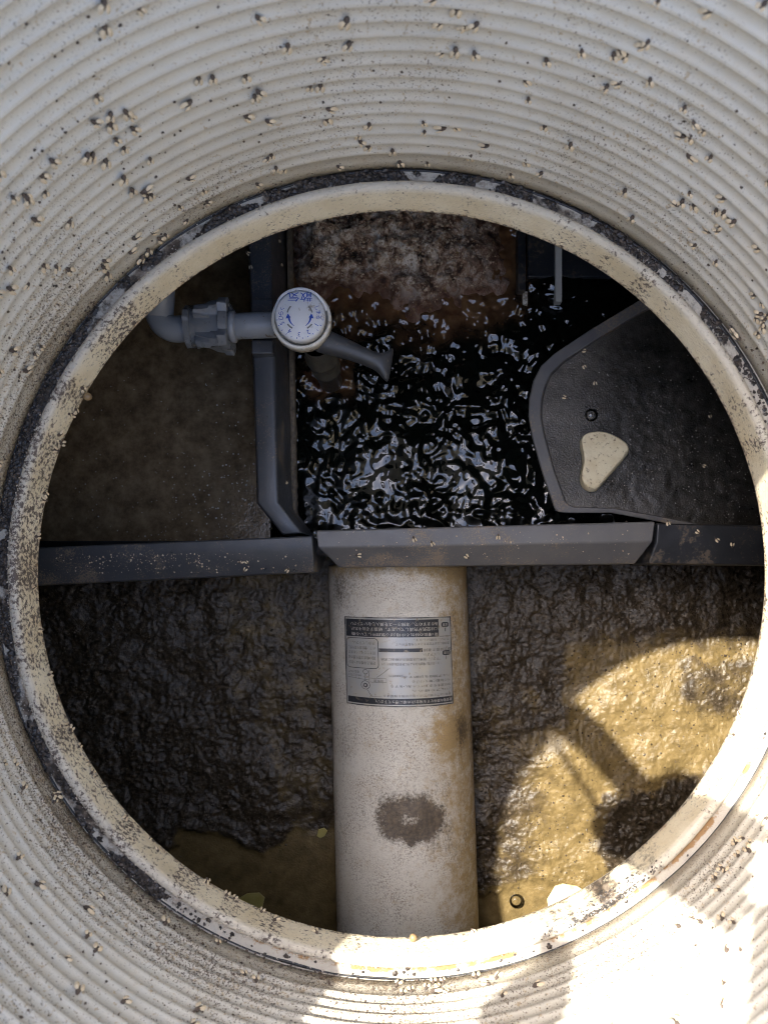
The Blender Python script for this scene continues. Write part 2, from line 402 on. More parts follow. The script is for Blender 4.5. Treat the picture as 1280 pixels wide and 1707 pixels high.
for v in bm.verts:
    a = math.atan2(v.co.y, v.co.x); r = math.hypot(v.co.x, v.co.y); z = v.co.z
    ledge = sstep(RI + 0.0070, RI + 0.0095, r) * (1 if z > -0.005 else 0)
    n = fbm(math.cos(a) * 7, math.sin(a) * 7, r * 60, 4)
    low = sstep(0.3, 0.95, math.cos(a - math.radians(290)))
    patch = sstep(0.975, 0.999, math.cos(a - math.radians(-58))) * (1 - ledge)      # clump of grime on the sunlit lip
    n2 = fbm(math.cos(a) * 16, math.sin(a) * 16, r * 90, 3)
    D.append(ledge * max(0, black_amt(a) * (0.60 + 0.75 * n2) + 0.22 * n) * (1 - 0.7 * sstep(RI + 0.0150, RI + 0.0185, r)) * (1 - 0.75 * low) + (0.35 + 0.5 * n2) * patch + (1 - ledge) * 0.16)
    left = sstep(-0.1, 0.9, math.cos(a - math.radians(195)))
    right = sstep(0.3, 1.0, math.cos(a - math.radians(25)))
    MO.append((0.22 + 0.20 * left + 0.10 * right + 0.20 * n2) * (1 - 0.4 * ledge) if z > -0.030 else 0.5)
    RU.append((0.50 + 0.5 * n2) * low * sstep(RI + 0.0072, RI + 0.009, r) * sstep(RI + 0.015, RI + 0.011, r) + 0.12 + 0.25 * sstep(-0.022, -0.032, z))
    PA.append(min(1, 0.85 * ledge + 0.7 * sstep(-0.004, 0.003, z)))
r0 = obj('ring', bm, M['rim'], rim)
fattr(r0, 'dirt', D); fattr(r0, 'mould', MO); fattr(r0, 'rust', RU); fattr(r0, 'pale', PA)

def crumbs(name, pts, m, parent, kind='stuff', flat=0.7):
    """many little irregular lumps in one mesh"""
    vs, fs = [], []
    for (p, s) in pts:
        b = len(vs); rot = random.random() * 6.28
        top = p + Vector((0, 0, s * flat)); bot = p - Vector((0, 0, s * flat * 0.5))
        vs.append(top)
        for k in range(5):
            q = s * random.uniform(0.6, 1.25); aa = rot + k * 1.2566
            vs.append(p + Vector((q * math.cos(aa), q * math.sin(aa), random.uniform(-0.2, 0.3) * s)))
        vs.append(bot)
        for k in range(5):
            fs.append((b, b + 1 + k, b + 1 + (k + 1) % 5)); fs.append((b + 6, b + 1 + (k + 1) % 5, b + 1 + k))
    me = bpy.data.meshes.new(name); me.from_pydata([tuple(v) for v in vs], [], fs)
    o = finish(name, me, m, parent, smooth=False)
    if kind: o['kind'] = kind
    return o

pts = []
while len(pts) < 7000:
    a = random.uniform(0, 2 * PI)
    if random.random() > black_amt(a) ** 1.8 + 0.05: continue
    if math.cos(a - math.radians(290)) > 0.55 and random.random() < 0.93: continue
    r = random.triangular(RI + 0.0075, RI + 0.0185, RI + 0.0125)
    if fbm(math.cos(a) * 9, math.sin(a) * 9, r * 50, 3) < -0.15: continue
    s = random.uniform(0.0005, 0.0017) * random.choice((1, 1, 1.7))
    pts.append((Vector((r * math.cos(a), r * math.sin(a), 0.0004 + s * 0.3)), s))
for i in range(520):                                    # clump of grime hanging over the sunlit lip
    a = math.radians(random.gauss(-58, 4.2)); r = RI + random.uniform(-0.0006, 0.0055)
    z = 0.0038 if r > RI + 0.002 else random.uniform(-0.006, 0.003)
    pts.append((Vector((r * math.cos(a), r * math.sin(a), z)), random.uniform(0.0004, 0.0012)))
crumbs('grime', pts, M['grime'], rim)
pts = []
while len(pts) < 2600:                                  # pale mould flakes standing on lip and edge
    a = random.uniform(0, 2 * PI)
    left = sstep(-0.3, 0.9, math.cos(a - math.radians(200)))
    if random.random() > 0.12 + 0.88 * left: continue
    r = RI + random.choice((random.uniform(-0.0004, 0.001), random.uniform(0.0, 0.008), random.uniform(0.0, 0.008), random.uniform(0.008, 0.018)))
    z = 0.0042 if r < RI + 0.0075 and r > RI + 0.001 else (random.uniform(-0.03, 0.003) if r <= RI + 0.001 else 0.001)
    pts.append((Vector((r * math.cos(a), r * math.sin(a), z)), random.uniform(0.00025, 0.0008)))
crumbs('mould_flakes', pts, M['fluff'], rim, flat=0.9)

# ------------------------------------------------------------------ liquids and sludge
WZ, SZ = -0.362, -0.374
def sheet(name, x0, x1, y0, y1, step, hfun, m, attrs=(), parent=None, keep=None):
    nx, ny = int((x1 - x0) / step) + 1, int((y1 - y0) / step) + 1
    vs, A = [], [[] for _ in attrs]
    for j in range(ny):
        y = y0 + (y1 - y0) * j / (ny - 1)
        for i in range(nx):
            x = x0 + (x1 - x0) * i / (nx - 1)
            r = hfun(x, y)
            vs.append((x, y, r[0]))
            for q, val in zip(A, r[1:]): q.append(val)
    fs = [(j * nx + i, j * nx + i + 1, (j + 1) * nx + i + 1, (j + 1) * nx + i) for j in range(ny - 1) for i in range(nx - 1)]
    me = bpy.data.meshes.new(name); me.from_pydata(vs, [], fs)
    if keep:
        fs2 = [f for f in fs if all(keep(vs[i][0], vs[i][1]) for i in f)]
        me = bpy.data.meshes.new(name); me.from_pydata(vs, [], fs2)
    o = finish(name, me, m, parent)
    for n, q in zip(attrs, A): fattr(o, n, q)
    return o

XV = P(497, 700, WZ).x                          # water's edge at the vertical partition
YB = P(600, 900, WZ).y                          # water's edge at the cross partition
scum_poly = [(470, 300), (872, 300), (868, 470), (820, 500), (740, 512), (690, 520), (600, 500), (540, 505), (470, 520)]
def water_h(x, y):
    px, py = PX(x, y, WZ)
    wx = x + 0.010 * mn.noise(Vector((x * 20, y * 20, 1))); wy = y + 0.010 * mn.noise(Vector((x * 20, y * 20, 9)))
    calm = 0.45 + 0.75 * sstep(1050, 850, px)
    patch = sstep(0.0, 0.30, mn.noise(Vector((x * 17, y * 17, 11)))) * sstep(690, 800, py)
    amp = (1.9 + 0.7 * sstep(840, 660, py)) * (1 - 0.70 * patch)
    h = amp * (0.0026 * mn.noise(Vector((wx * 33, wy * 33, 0))) + 0.0016 * mn.noise(Vector((wx * 80, wy * 80, 4))) + 0.00055 * mn.noise(Vector((wx * 165, wy * 165, 7))))
    sd = sdist(scum_poly, px, py)
    mk = sstep(-75, 15, sd + 34 * fbm(x * 26, y * 26, 2, 3)) * sstep(930, 820, px)
    mk = max(mk, 0.75 * sstep(58, 15, math.hypot(px - 545, py - 625) + 26 * fbm(x * 40, y * 40, 6, 3)))
    return WZ + h * calm * (1 - 0.55 * sstep(-30, 30, sd)), 0.9 * mk
water = tag(sheet('water', XV - 0.012, 0.48, YB - 0.004, 0.52, 0.0018, water_h, M['water'], ('murk',)), kind='structure')
water['label'] = 'black churning water reflecting bits of sky in the middle chamber'

XL = P(425, 700, WZ).x
murky = tag(sheet('murky_water', -0.70, XL + 0.02, YB - 0.004, 0.60, 0.006,
            lambda x, y: (WZ + 0.0004 * mn.noise(Vector((x * 60, y * 60, 3))) + 0.0009 * mn.noise(Vector((x * 14, y * 14, 5))),), M['murky']), kind='structure')
murky['label'] = 'brown murky water left of the vertical partition'
def wall_r(z):
    if z < Z0: return RW
    u = ((z - Z0) / PITCH) % 1.0
    return RW + 0.0008 - AMP * (1 - math.sin(PI * u) ** 0.75)
pts = []
while len(pts) < 7500:                                  # grit stuck on the ribbed wall
    a = random.uniform(0, 2 * PI); z = 0.001 + 0.28 * random.random() ** 1.6
    left = sstep(0.0, 1.0, math.cos(a - math.radians(190))); low_ = sstep(0.13, 0.0, z)
    br = sstep(0.4, 1.0, math.cos(a - math.radians(-65)))
    if random.random() > 0.26 + 0.65 * left * low_ + 0.30 * br * low_ + 0.10 * left: continue
    if fbm(math.cos(a) * 7, math.sin(a) * 7, z * 30, 3) < random.uniform(-0.5, 0.3): continue
    r = wall_r(z) - 0.0001; s_q = 0.00024 + 0.0011 * random.random() ** 3.5
    pts.append((Vector((r * math.cos(a), r * math.sin(a), z)), s_q))
crumbs('grit', pts, M['grit'], riser, flat=0.8)
pts = []
for i in range(1100):
    x = random.uniform(120, 470); y = random.uniform(600, 905)
    if random.random() > 0.12 + 0.88 * sstep(180, 430, x) * sstep(600, 880, y): continue
    pts.append((P(x, y, WZ + 0.0010), random.uniform(0.0003, 0.0009 + 0.0007 * sstep(250, 430, x))))
tag(crumbs('pale_specks', pts, M['flake'], None, flat=0.5), 'tiny pale flakes floating on the brown murky water', 'flakes')

liquid_poly = [(300, 1378), (350, 1382), (395, 1410), (440, 1425), (475, 1400), (490, 1385), (560, 1392), (620, 1392), (620, 1700), (150, 1700)]
crustL = [(40, 1060), (180, 1110), (300, 1120), (420, 1170), (470, 1230), (478, 1300), (476, 1400), (440, 1418), (395, 1402), (350, 1372), (290, 1370), (60, 1300)]
crustR1 = [(790, 1010), (900, 1010), (960, 1060), (980, 1150), (930, 1210), (850, 1190), (790, 1130)]
crustR2 = [(1130, 1110), (1260, 1080), (1300, 1230), (1180, 1220), (1120, 1170)]
crustR3_shade = [(1010, 1350), (1160, 1290), (1300, 1250), (1300, 1450), (1080, 1440), (1010, 1460), (1000, 1410)]  # crust by the rim, plus the hand's shadow put in as dark colour
def sludge_h(x, y):
    px, py = PX(x, y, SZ)
    wob = 48 * fbm(x * 22, y * 22, 1.5, 5)
    if px < 669:
        liq = sstep(-6, 10, sdist(liquid_poly, px, py) + wob * 0.25)
        cr = sstep(-30, 26, sdist(crustL, px, py) + wob)
        cr = max(cr, 0.55 * sstep(1120, 980, py))
        cr = max(cr, 0.85 * sstep(500, 330, px) * (1 - liq), 0.60 * (1 - liq))  # crust spread wider; the left side's shade is put into its dark colour
    else:
        liq = sstep(1450, 1500, py + wob) * sstep(1000, 960, px)
        cr = max(0.8 * sstep(-50, 40, sdist(crustR1, px, py) + wob), 0.62 * sstep(-40, 30, sdist(crustR2, px, py) + wob), 0.8 * sstep(-30, 30, sdist(crustR3_shade, px, py) + wob))
        cr = max(cr, 0.8 * sstep(1140, 1020, py), 0.66 * sstep(980, 840, px) * (1 - liq), 0.22)  # shade near the pipe and caps painted in as darker crust colour
    wx = x + 0.0035 * mn.noise(Vector((x * 90, y * 90, 1))); wy = y + 0.0035 * mn.noise(Vector((x * 90, y * 90, 8)))
    mod = 0.30 + 0.9 * sstep(-0.25, 0.35, fbm(x * 19, y * 19, 6, 3))
    fine = mod * (0.0006 + 0.0010 * cr) * mn.noise(Vector((wx * 140, wy * 140, 2))) + (0.0008 + 0.0006 * cr) * mn.noise(Vector((wx * 250, wy * 250, 5)))
    crack = sstep(0.035, 0.0, abs(fbm(x * 16, y * 16, 4.5, 3))) * sstep(0.35, 0.7, cr)
    big = 0.009 * fbm(x * 10, y * 10, 3, 3) + 0.004 * cr + 0.0036 * cr * fbm(x * 48, y * 48, 8, 4) - 0.0035 * crack
    z = SZ + (1 - liq) * (fine * (1.0 + 0.25 * cr) + big + 0.002) - 0.003 * liq * 0.5
    return z, cr * (1 - 0.8 * liq), liq
YF = P(600, 925, SZ).y
sl_l = tag(sheet('sludge', -0.56, 0.004, -0.56, YF, 0.0017, sludge_h, M['sludge'], ('crust_shade', 'liq')), 'dark granular sludge scum left of the beige pipe', 'sludge', kind='stuff')
sl_r = tag(sheet('sludge', -0.004, 0.56, -0.56, YF, 0.0017, sludge_h, M['sludge'], ('crust_shade', 'liq')), 'mustard brown sludge partly in sun right of the beige pipe', 'sludge', kind='stuff')

pts = []
while len(pts) < 15000:                                 # grains and clots lying on the crust
    px, py = random.uniform(70, 1270), random.uniform(950, 1560)
    if 545 < px < 800: continue
    q = P(px, py, SZ); z, cr, liq = sludge_h(q.x, q.y)
    if random.random() > cr * (1 - liq) * 1.1 + 0.02: continue
    pts.append((Vector((q.x, q.y, z + 0.0002)), 0.0004 + 0.0014 * random.random() ** 2.5))
gl = [p for p in pts if p[0].x < 0]; gr = [p for p in pts if p[0].x >= 0]
crumbs('grains', gl, M['grain'], sl_l); crumbs('grains', gr, M['grain'], sl_r)

# brown scum mass at the back of the middle chamber
def scum_h(x, y):
    px, py = PX(x, y, WZ + 0.012)
    sd = sdist([(478, 200), (866, 200), (864, 485), (800, 500), (740, 508), (690, 515), (600, 492), (540, 492), (478, 512)], px, py)
    n = fbm(x * 24, y * 24, 5, 5)
    k = sstep(-26, 90, sd + 34 * n)
    right = sstep(690, 850, px + 30 * n)
    z = WZ - 0.007 + k * (0.043 - 0.020 * right) + k * (0.013 * n + 0.009 * fbm(x * 75, y * 75, 2, 4) * (1 - 0.5 * right))
    for (hx, hy, hr) in HOLES:
        q = math.hypot(px - hx, py - hy)
        if q < hr * 2.2: z += 0.0035 * sstep(hr * 2.2, hr * 1.25, q) - 0.016 * sstep(hr * 1.15, hr * 0.7, q)
    return z, min(1.0, max(right * 0.9, sstep(60, 10, sd + 30 * n)))
HOLES = [(619, 438, 5), (603, 381, 4.5), (749, 452, 6), (558, 386, 4.5), (750, 433, 3.5), (560, 445, 3.5), (583, 394, 4), (520, 385, 4), (690, 372, 4), (660, 415, 3)]
scum = tag(sheet('scum', XV - 0.01, P(868, 500, WZ).x, P(600, 545, WZ).y, P(600, 250, WZ).y, 0.0019, scum_h, M['scum'], ('wet',)),
           'lumpy brown scum mass with dark holes at the back of the black water', 'scum', kind='stuff')

pts = []
while len(pts) < 2200:
    px, py = random.uniform(482, 860), random.uniform(352, 500)
    q = P(px, py, WZ + 0.02); z, wet = scum_h(q.x, q.y)
    if z < WZ + 0.006 or random.random() < 0.8 * wet: continue
    pts.append((Vector((q.x, q.y, z)), 0.0005 + 0.0022 * random.random() ** 2.5))
crumbs('grains', pts, M['tan'], scum)

# ------------------------------------------------------------------ partitions and their caps
def cap_beam(name, pts_l, pts_r, m, label, bev=0.0022):
    """loft between two end outlines given as (px, py, z)"""
    o = obj(name, loft([[P(*p) for p in pts_l], [P(*p) for p in pts_r]]), m, bevel=bev, seg=3)
    return tag(o, label, 'partition cap', 'caps of the partition walls')

def low(p, z):                                   # straight below a point
    q = P(*p); return tuple(PX(q.x, q.y, z)) + (z,)
ZT = -0.226
# left cap, centre cap with mitred ends, right cap
a = [(-60, 918, ZT), (-60, 940, ZT), (-60, 982, ZT - 0.018)]; b = [(521, 893, ZT), (522, 917, ZT), (524, 954, ZT - 0.018)]
cap_beam('partition_cap', [low(a[0], -0.46), a[0], a[1], a[2], low(a[2], -0.30)], [low(b[0], -0.46), b[0], b[1], b[2], low(b[2], -0.30)],
         M['beam'], 'dark grey cap bar left of the notch above the beige pipe')
a = [(526, 884, ZT + 0.001), (529, 913, ZT + 0.001), (565, 946, ZT - 0.020)]; b = [(1092, 869, ZT + 0.001), (1088, 903, ZT + 0.001), (1058, 940, ZT - 0.020)]
cap_beam('partition_cap', [low(a[0], -0.46), a[0], a[1], a[2], low(a[2], -0.30)], [low(b[0], -0.46), b[0], b[1], b[2], low(b[2], -0.30)],
         M['beam_dust'], 'dusty grey middle cap bar with slanted ends behind the beige pipe')
a = [(1095, 872, ZT - 0.004), (1093, 903, ZT - 0.004), (1080, 940, ZT - 0.014)]; b = [(1420, 880, ZT - 0.004), (1420, 908, ZT - 0.004), (1420, 944, ZT - 0.014)]
cap_beam('partition_cap', [low(a[0], -0.46), a[0], a[1], a[2], low(a[2], -0.30)], [low(b[0], -0.46), b[0], b[1], b[2], low(b[2], -0.30)],
         M['dark'], 'dark cap bar on the right under the black tray')
pts = []
for i in range(420):                             # dust flakes lying on the caps
    px = random.choice((random.uniform(560, 1060), random.uniform(80, 515), random.gauss(240, 60)))
    py = random.uniform(884, 934) if px > 530 else random.uniform(922, 955)
    edge = (884 + (869 - 884) * (px - 526) / 566, 913 - 10 * (px - 529) / 560, 946 - 6 * (px - 565) / 493) if px > 530 else (918 - 25 * (px + 60) / 581, 940 - 23 * (px + 60) / 581, 982 - 28 * (px + 60) / 584)
    if not edge[0] + 3 < py < edge[2] - 4: continue
    z = ZT + (0.001 if px > 530 else 0) - max(0, (py - edge[1]) / (edge[2] - edge[1])) * (0.021 if px > 530 else 0.018)
    pts.append((P(px, py, z + 0.0002), 0.0003 + 0.0011 * random.random() ** 3))
mid_cap = [o for o in COL.objects if o.get('label', '').startswith('dusty grey middle')][0]
left_cap = [o for o in COL.objects if o.get('label', '').startswith('dark grey cap bar left')][0]
crumbs('dust_flakes', [p for p in pts if p[0].x > -0.09], M['tan'], mid_cap, flat=0.4); crumbs('dust_flakes', [p for p in pts if p[0].x <= -0.09], M['tan'], left_cap, flat=0.4)
# dark core under the joints
o = obj('partition_wall', box((-0.55, P(0, 925, -0.28).y, -0.5), (0.55, P(0, 903, -0.28).y, -0.262)), M['dark'])
tag(o, 'dark wall seen in the notches between the cap bars', 'partition')

# vertical partition between murky and black water
vp = thing('partition_wall', P(445, 700, -0.50), 'dark blue-grey upright partition with chamfered foot left of the black water', 'partition')
ZV = -0.236
rows = [(250, 404, 447), (500, 416, 453), (600, 420, 457), (760, 425, 461), (838, 427, 464)]
rings = []
for (py, xl, xr) in rows:
    pl, pr = P(xl, py, ZV - 0.006), P(xr, py, ZV)
    rings.append([(pl.x, pl.y, -0.46), (pl.x, pl.y, ZV - 0.010), (pl.x + 0.003, pl.y, ZV - 0.004), (pr.x - 0.004, pr.y, ZV), (pr.x, pr.y, ZV - 0.0015), (pr.x + 0.0015, pr.y, ZV - 0.006), (pr.x + 0.003, pr.y, -0.46)])
pl, pr = P(470, 891, ZV - 0.012), P(508, 889, ZV - 0.012)
pk = P(464, 838, ZV)
rings.append([(pl.x, pl.y, -0.46), (pl.x, pl.y, ZV - 0.016), (pl.x + 0.002, pl.y, ZV - 0.012), (pr.x - 0.006, pr.y, ZV - 0.012), (pr.x - 0.003, pr.y, ZV - 0.013), (pr.x - 0.002, pr.y, ZV - 0.016), (pr.x, pr.y, -0.46)])
obj('panel', loft(rings), M['beam'], vp, bevel=0.0016, seg=3)
# chalky deposit along the water line of the panel
rr = []
for i in range(90):
    py = 380 + (884 - 380) * i / 89
    base = P(0, py, WZ + 0.02)
    xr = P(457 + 7 * (py - 500) / 340, py, ZV).x + 0.0042
    wv = 0.0022 + 0.0016 * abs(fbm(py * 0.06, 3, 1, 3))
    zc = WZ + 0.030 + 0.004 * fbm(py * 0.03, 1, 1, 2)
    rr.append([(xr - 0.004, base.y, zc - 0.02), (xr - 0.003, base.y, zc + 0.004), (xr + wv, base.y, zc + 0.002 * fbm(py * .2, 2, 2, 2)), (xr + wv * 1.2, base.y, zc - 0.010)])
obj('waterline_scale', loft(rr), M['scale'], vp)
for (y0, y1) in ((498, 523), (566, 590)):
    q0, q1 = P(419, y1, ZV + 0.012), P(455, y0, ZV + 0.012)
    obj('pipe_clip', box((q0.x, q0.y, ZV - 0.03), (q1.x, q1.y, ZV + 0.012)), M['beam'], vp, bevel=0.002)

# back right: dark post, pale strips, dark plate
po = thing('dark_post', P(870, 440, -0.5), 'dark narrow post right of the brown scum with a pale foot', 'post')
q0, q1 = P(863, 484, -0.346), P(876, 330, -0.346)
obj('post', box((q0.x, q0.y, -0.40), (q1.x, q1.y, -0.346)), M['dark'], po, bevel=0.001)
q0, q1 = P(871, 507, -0.356), P(879.5, 485.5, -0.356)
obj('pale_foot', box((q0.x, q0.y, -0.40), (q1.x, q1.y, -0.356)), M['cream'], po, bevel=0.0008)
q0, q1 = P(925.5, 503, -0.352), P(936.5, 330, -0.352)
o = obj('pale_strip', box((q0.x, q0.y, -0.40), (q1.x, q1.y, -0.352)), M['cream'], bevel=0.0008)
tag(o, 'pale beige strip standing in the dark corner beside the dark post', 'strip')
q0, q1 = P(879, 462, -0.358), P(1200, 300, -0.358)
o = obj('back_plate', box((q0.x, q0.y, -0.42), (q1.x, q1.y, -0.358)), M['dark'], bevel=0.002)
tag(o, 'near-black plate behind the pale strip in the shaded corner', 'plate')

# ------------------------------------------------------------------ black tray on the right with silt
TZ = -0.262
outer = [(1120, 470), (1060, 503), (985, 548), (925, 588), (902, 609), (889, 634), (882, 665), (881, 694), (887, 728), (904, 788), (924, 846), (930, 853), (944, 855), (1020, 855), (1090, 868), (1170, 884), (1330, 884), (1420, 880), (1420, 600), (1420, 470)]
inner = [(1122, 494), (1066, 522), (992, 567), (938, 602), (918, 622), (908, 643), (902, 668), (901, 693), (907, 726), (923, 784), (941, 834), (947, 841), (957, 845), (1022, 847), (1092, 859), (1172, 875), (1330, 875), (1405, 872), (1405, 600), (1405, 494)]
tr = thing('black_tray', P(1000, 700, -0.33), 'black plastic tray with raised lip at the right of the black water', 'tray')
ro = [P(x, y, TZ) for x, y in outer]; ri = [P(x, y, TZ) for x, y in inner]
tcx, tcy = P(1150, 680, TZ).x, P(1150, 680, TZ).y
rings = [[Vector((tcx + (p.x - tcx) * 0.72, tcy + (p.y - tcy) * 0.72, -0.42)) for p in ro], [Vector((tcx + (p.x - tcx) * 0.93, tcy + (p.y - tcy) * 0.93, TZ - 0.012)) for p in ro], [Vector((p.x, p.y, TZ - 0.005)) for p in ro], ro, ri, [Vector((p.x + (0.0035 if p.x < 0.2 else 0), p.y, TZ - 0.010)) for p in ri]]
obj('lip', loft(rings, caps=False), M['beam_dust'], tr, bevel=0.0018, seg=3)
FZ = TZ - 0.0075
ipx = [tuple(PX(p.x, p.y, FZ)) for p in ri]
x0 = P(880, 0, FZ).x; x1 = P(1400, 0, FZ).x; y0 = P(0, 885, FZ).y; y1 = P(0, 480, FZ).y
def silt_h(x, y):
    px, py = PX(x, y, FZ)
    sd = sdist(ipx, px, py)
    edge = sstep(60, 0, sd)
    rough = sstep(940, 1050, px + 30 * fbm(x * 20, y * 20, 4, 3))
    h = (0.0009 * abs(mn.noise(Vector((x * 210, y * 210, 2)))) + 0.0007 * mn.noise(Vector((x * 120, y * 120, 6)))) * rough + 0.0011 * fbm(x * 16, y * 16, 1, 3)
    return FZ + h - 0.0006 * edge, max(sstep(1040, 900, px + 0.35 * (py - 700)), sstep(800, 850, py) * sstep(1120, 1000, px))
s_ = sheet('silt', x0, x1, y0, y1, 0.0024, silt_h, M['silt'], ('shallow',), tr, keep=lambda x, y: sdist(ipx, *PX(x, y, FZ)) > -7); s_['kind'] = 'stuff'
pts = []
for i in range(1700):
    x = random.uniform(905, 1270); y = random.uniform(560, 870)
    if sdist(ipx, x, y) < 6 or random.random() > 0.15 + 0.85 * sstep(940, 1100, x) * sstep(560, 760, y): continue
    pts.append((P(x, y, FZ + 0.0012), 0.00016 + 0.0006 * random.random() ** 3))
crumbs('pale_specks', pts, M['flake'], tr, flat=0.5)  # pale specks, many of them standing in for tiny white glints on the silt

# ------------------------------------------------------------------ heart-shaped cream block in the tray
hp = [(967, 728), (973, 720), (989, 716), (1007, 716), (1025, 723), (1041, 732), (1049, 740), (1051, 748), (1045, 757), (1032, 773), (1014, 793), (998, 813), (991, 817), (982, 816), (973, 811), (967, 800), (968, 785), (972, 773), (972, 757), (968, 742)]
hz = FZ + 0.016
cxy = P(1003, 760, hz)
def scaled(z, k, ox=0.0, oy=0.0):
    return [Vector((cxy.x + (P(x, y, hz).x - cxy.x) * k + ox, cxy.y + (P(x, y, hz).y - cxy.y) * k + oy, z)) for x, y in hp]
bm = loft([scaled(FZ - 0.004, 1.0, 0.002, -0.0015), scaled(FZ + 0.003, 1.0, 0.002, -0.0015), scaled(hz - 0.006, 0.985, 0.0015, -0.001), scaled(hz - 0.0012, 0.95, 0, 0), scaled(hz - 0.0002, 0.90, -0.0004, 0.0003), scaled(hz + 0.0003, 0.80, -0.0005, 0.0004), scaled(hz + 0.0003, 0.3, -0.0005, 0.0004)])
tag(obj('float_block', bm, M['block'], subsurf=2), 'cream heart-shaped block lying in the black tray', 'block')

# ------------------------------------------------------------------ air valve, grey pipe
va = thing('air_valve', P(505, 540, -0.19), 'white round dial valve with blue lettering and dark grey lever', 'valve')
dc = P(502, 531, -0.156); ZR = -0.156
cv = (dc.x, dc.y)
bm = lathe([(0.0001, ZR - 0.008), (0.0262, ZR - 0.008), (0.0266, ZR - 0.002), (0.0275, ZR), (0.0293, ZR), (0.0303, ZR - 0.0015), (0.0300, ZR - 0.014), (0.022, ZR - 0.017), (0.0001, ZR - 0.017)], 64, cv)
obj('cup', bm, M['cream'], va)
bm = lathe([(0.0001, ZR + 0.0095), (0.0225, ZR + 0.0095), (0.0246, ZR + 0.0085), (0.0252, ZR + 0.006), (0.0250, ZR - 0.0078), (0.0001, ZR - 0.0078)], 64, cv)
dial = obj('dial', bm, M['white'], va)
# plain wall of the cup that rises to the dial on the far side
rings = []
for i in range(25):
    a = math.radians(18 + 150 * i / 24)
    e = min(1.0, 4.5 * min(i, 24 - i) / 24)
    ca, sa = math.cos(a), math.sin(a)
    zt_ = ZR - 0.001 + e * 0.009
    rings.append([(cv[0] + 0.0256 * ca, cv[1] + 0.0256 * sa, ZR - 0.006), (cv[0] + 0.0256 * ca, cv[1] + 0.0256 * sa, zt_), (cv[0] + 0.0284 * ca, cv[1] + 0.0284 * sa, zt_), (cv[0] + 0.0292 * ca, cv[1] + 0.0292 * sa, ZR - 0.006)])
obj('dial_guard', loft(rings), M['white'], va, bevel=0.0006)

def text_mesh(s):
    c_ = bpy.data.curves.new('print', 'FONT'); c_.body = s; c_.size = 1.0; c_.resolution_u = 2
    o = bpy.data.objects.new('print', c_); COL.objects.link(o)
    dg = bpy.context.evaluated_depsgraph_get()
    me = bpy.data.meshes.new_from_object(o.evaluated_get(dg))
    vs = [v.co.copy() for v in me.vertices]; fs = [tuple(p.vertices) for p in me.polygons]
    bpy.data.objects.remove(o); bpy.data.curves.remove(c_); bpy.data.meshes.remove(me)
    x0 = min(v.x for v in vs); x1 = max(v.x for v in vs); y0 = min(v.y for v in vs); y1 = max(v.y for v in vs)
    return [((v.x - x0), (v.y - y0)) for v in vs], fs, x1 - x0, y1 - y0

def add_text(buf, s, place, height=None, width=None):
    """place maps (u, v), in metres with origin at the text's lower left, to a point"""
    vs, fs, w_, h_ = text_mesh(s)
    ky = (height / h_) if height else width / w_
    kx = (width / w_) if width else ky
    b = len(buf[0])
    buf[0].extend(tuple(place(x * kx, y * ky)) for x, y in vs)
    buf[1].extend(tuple(b + i for i in f) for f in fs)
    return w_ * kx

def buf_obj(name, buf, m, parent):
    me = bpy.data.meshes.new(name); me.from_pydata(buf[0], [], buf[1])
    return finish(name, me, m, parent, smooth=False)

ZD = ZR + 0.0098
def dial_pt(x, y, dz=0.0):                        # reading frame of the dial, turned half round in the photo
    return (cv[0] - x, cv[1] - y, ZD + dz)
buf = ([], [])
add_text(buf, '散気', lambda u, v: dial_pt(-0.0122 + u, -0.0226 + v), width=0.0244, height=0.0092)
def rot_text(s, ang, rad, h, spin):
    """text centred on the dial at angle ang (degrees in the reading frame)"""
    vs, fs, w_, h_ = text_mesh(s); k = h / h_
    ca, sa = math.cos(math.radians(ang)), math.sin(math.radians(ang))
    cs, ss = math.cos(math.radians(spin)), math.sin(math.radians(spin))
    b = len(buf[0])
    for x, y in vs:
        x = (x - w_ / 2) * k; y = (y - h_ / 2) * k
        buf[0].append(dial_pt(rad * ca + x * cs - y * ss, rad * sa + x * ss + y * cs))
    buf[1].extend(tuple(b + i for i in f) for f in fs)
for ch, ang in (('し', 202), ('ま', 188), ('る', 174)): rot_text(ch, ang, 0.0188, 0.0046, ang - 90)
for ch, ang in (('1', 150), ('2', 117), ('3', 88), ('4', 58), ('5', 25)): rot_text(ch, ang, 0.0190, 0.0044, ang - 90)
for ch, ang in (('ひ', 8), ('ら', -6), ('く', -20)): rot_text(ch, ang, 0.0188, 0.0046, ang - 90)
for i in range(12):                               # tick marks
    a = math.radians(12 + 156 * i / 11); r0_, r1_ = 0.0222, 0.0236
    b = len(buf[0])
    for rr_, da_ in ((r0_, -.014), (r0_, .014), (r1_, .014), (r1_, -.014)):
        buf[0].append(dial_pt(rr_ * math.cos(a + da_), rr_ * math.sin(a + da_)))
    buf[1].append((b, b + 1, b + 2, b + 3))
def arc(bf, a0, a1, r0a, r1a, r0b, r1b, n=10):
    b = len(bf[0])
    for i in range(n + 1):
        q = i / n; a = math.radians(a0 + (a1 - a0) * q)
        for r_ in (r0a + (r0b - r0a) * q, r1a + (r1b - r1a) * q): bf[0].append(dial_pt(r_ * math.cos(a), r_ * math.sin(a)))
    for i in range(n): bf[1].append((b + 2 * i, b + 2 * i + 1, b + 2 * i + 3, b + 2 * i + 2))
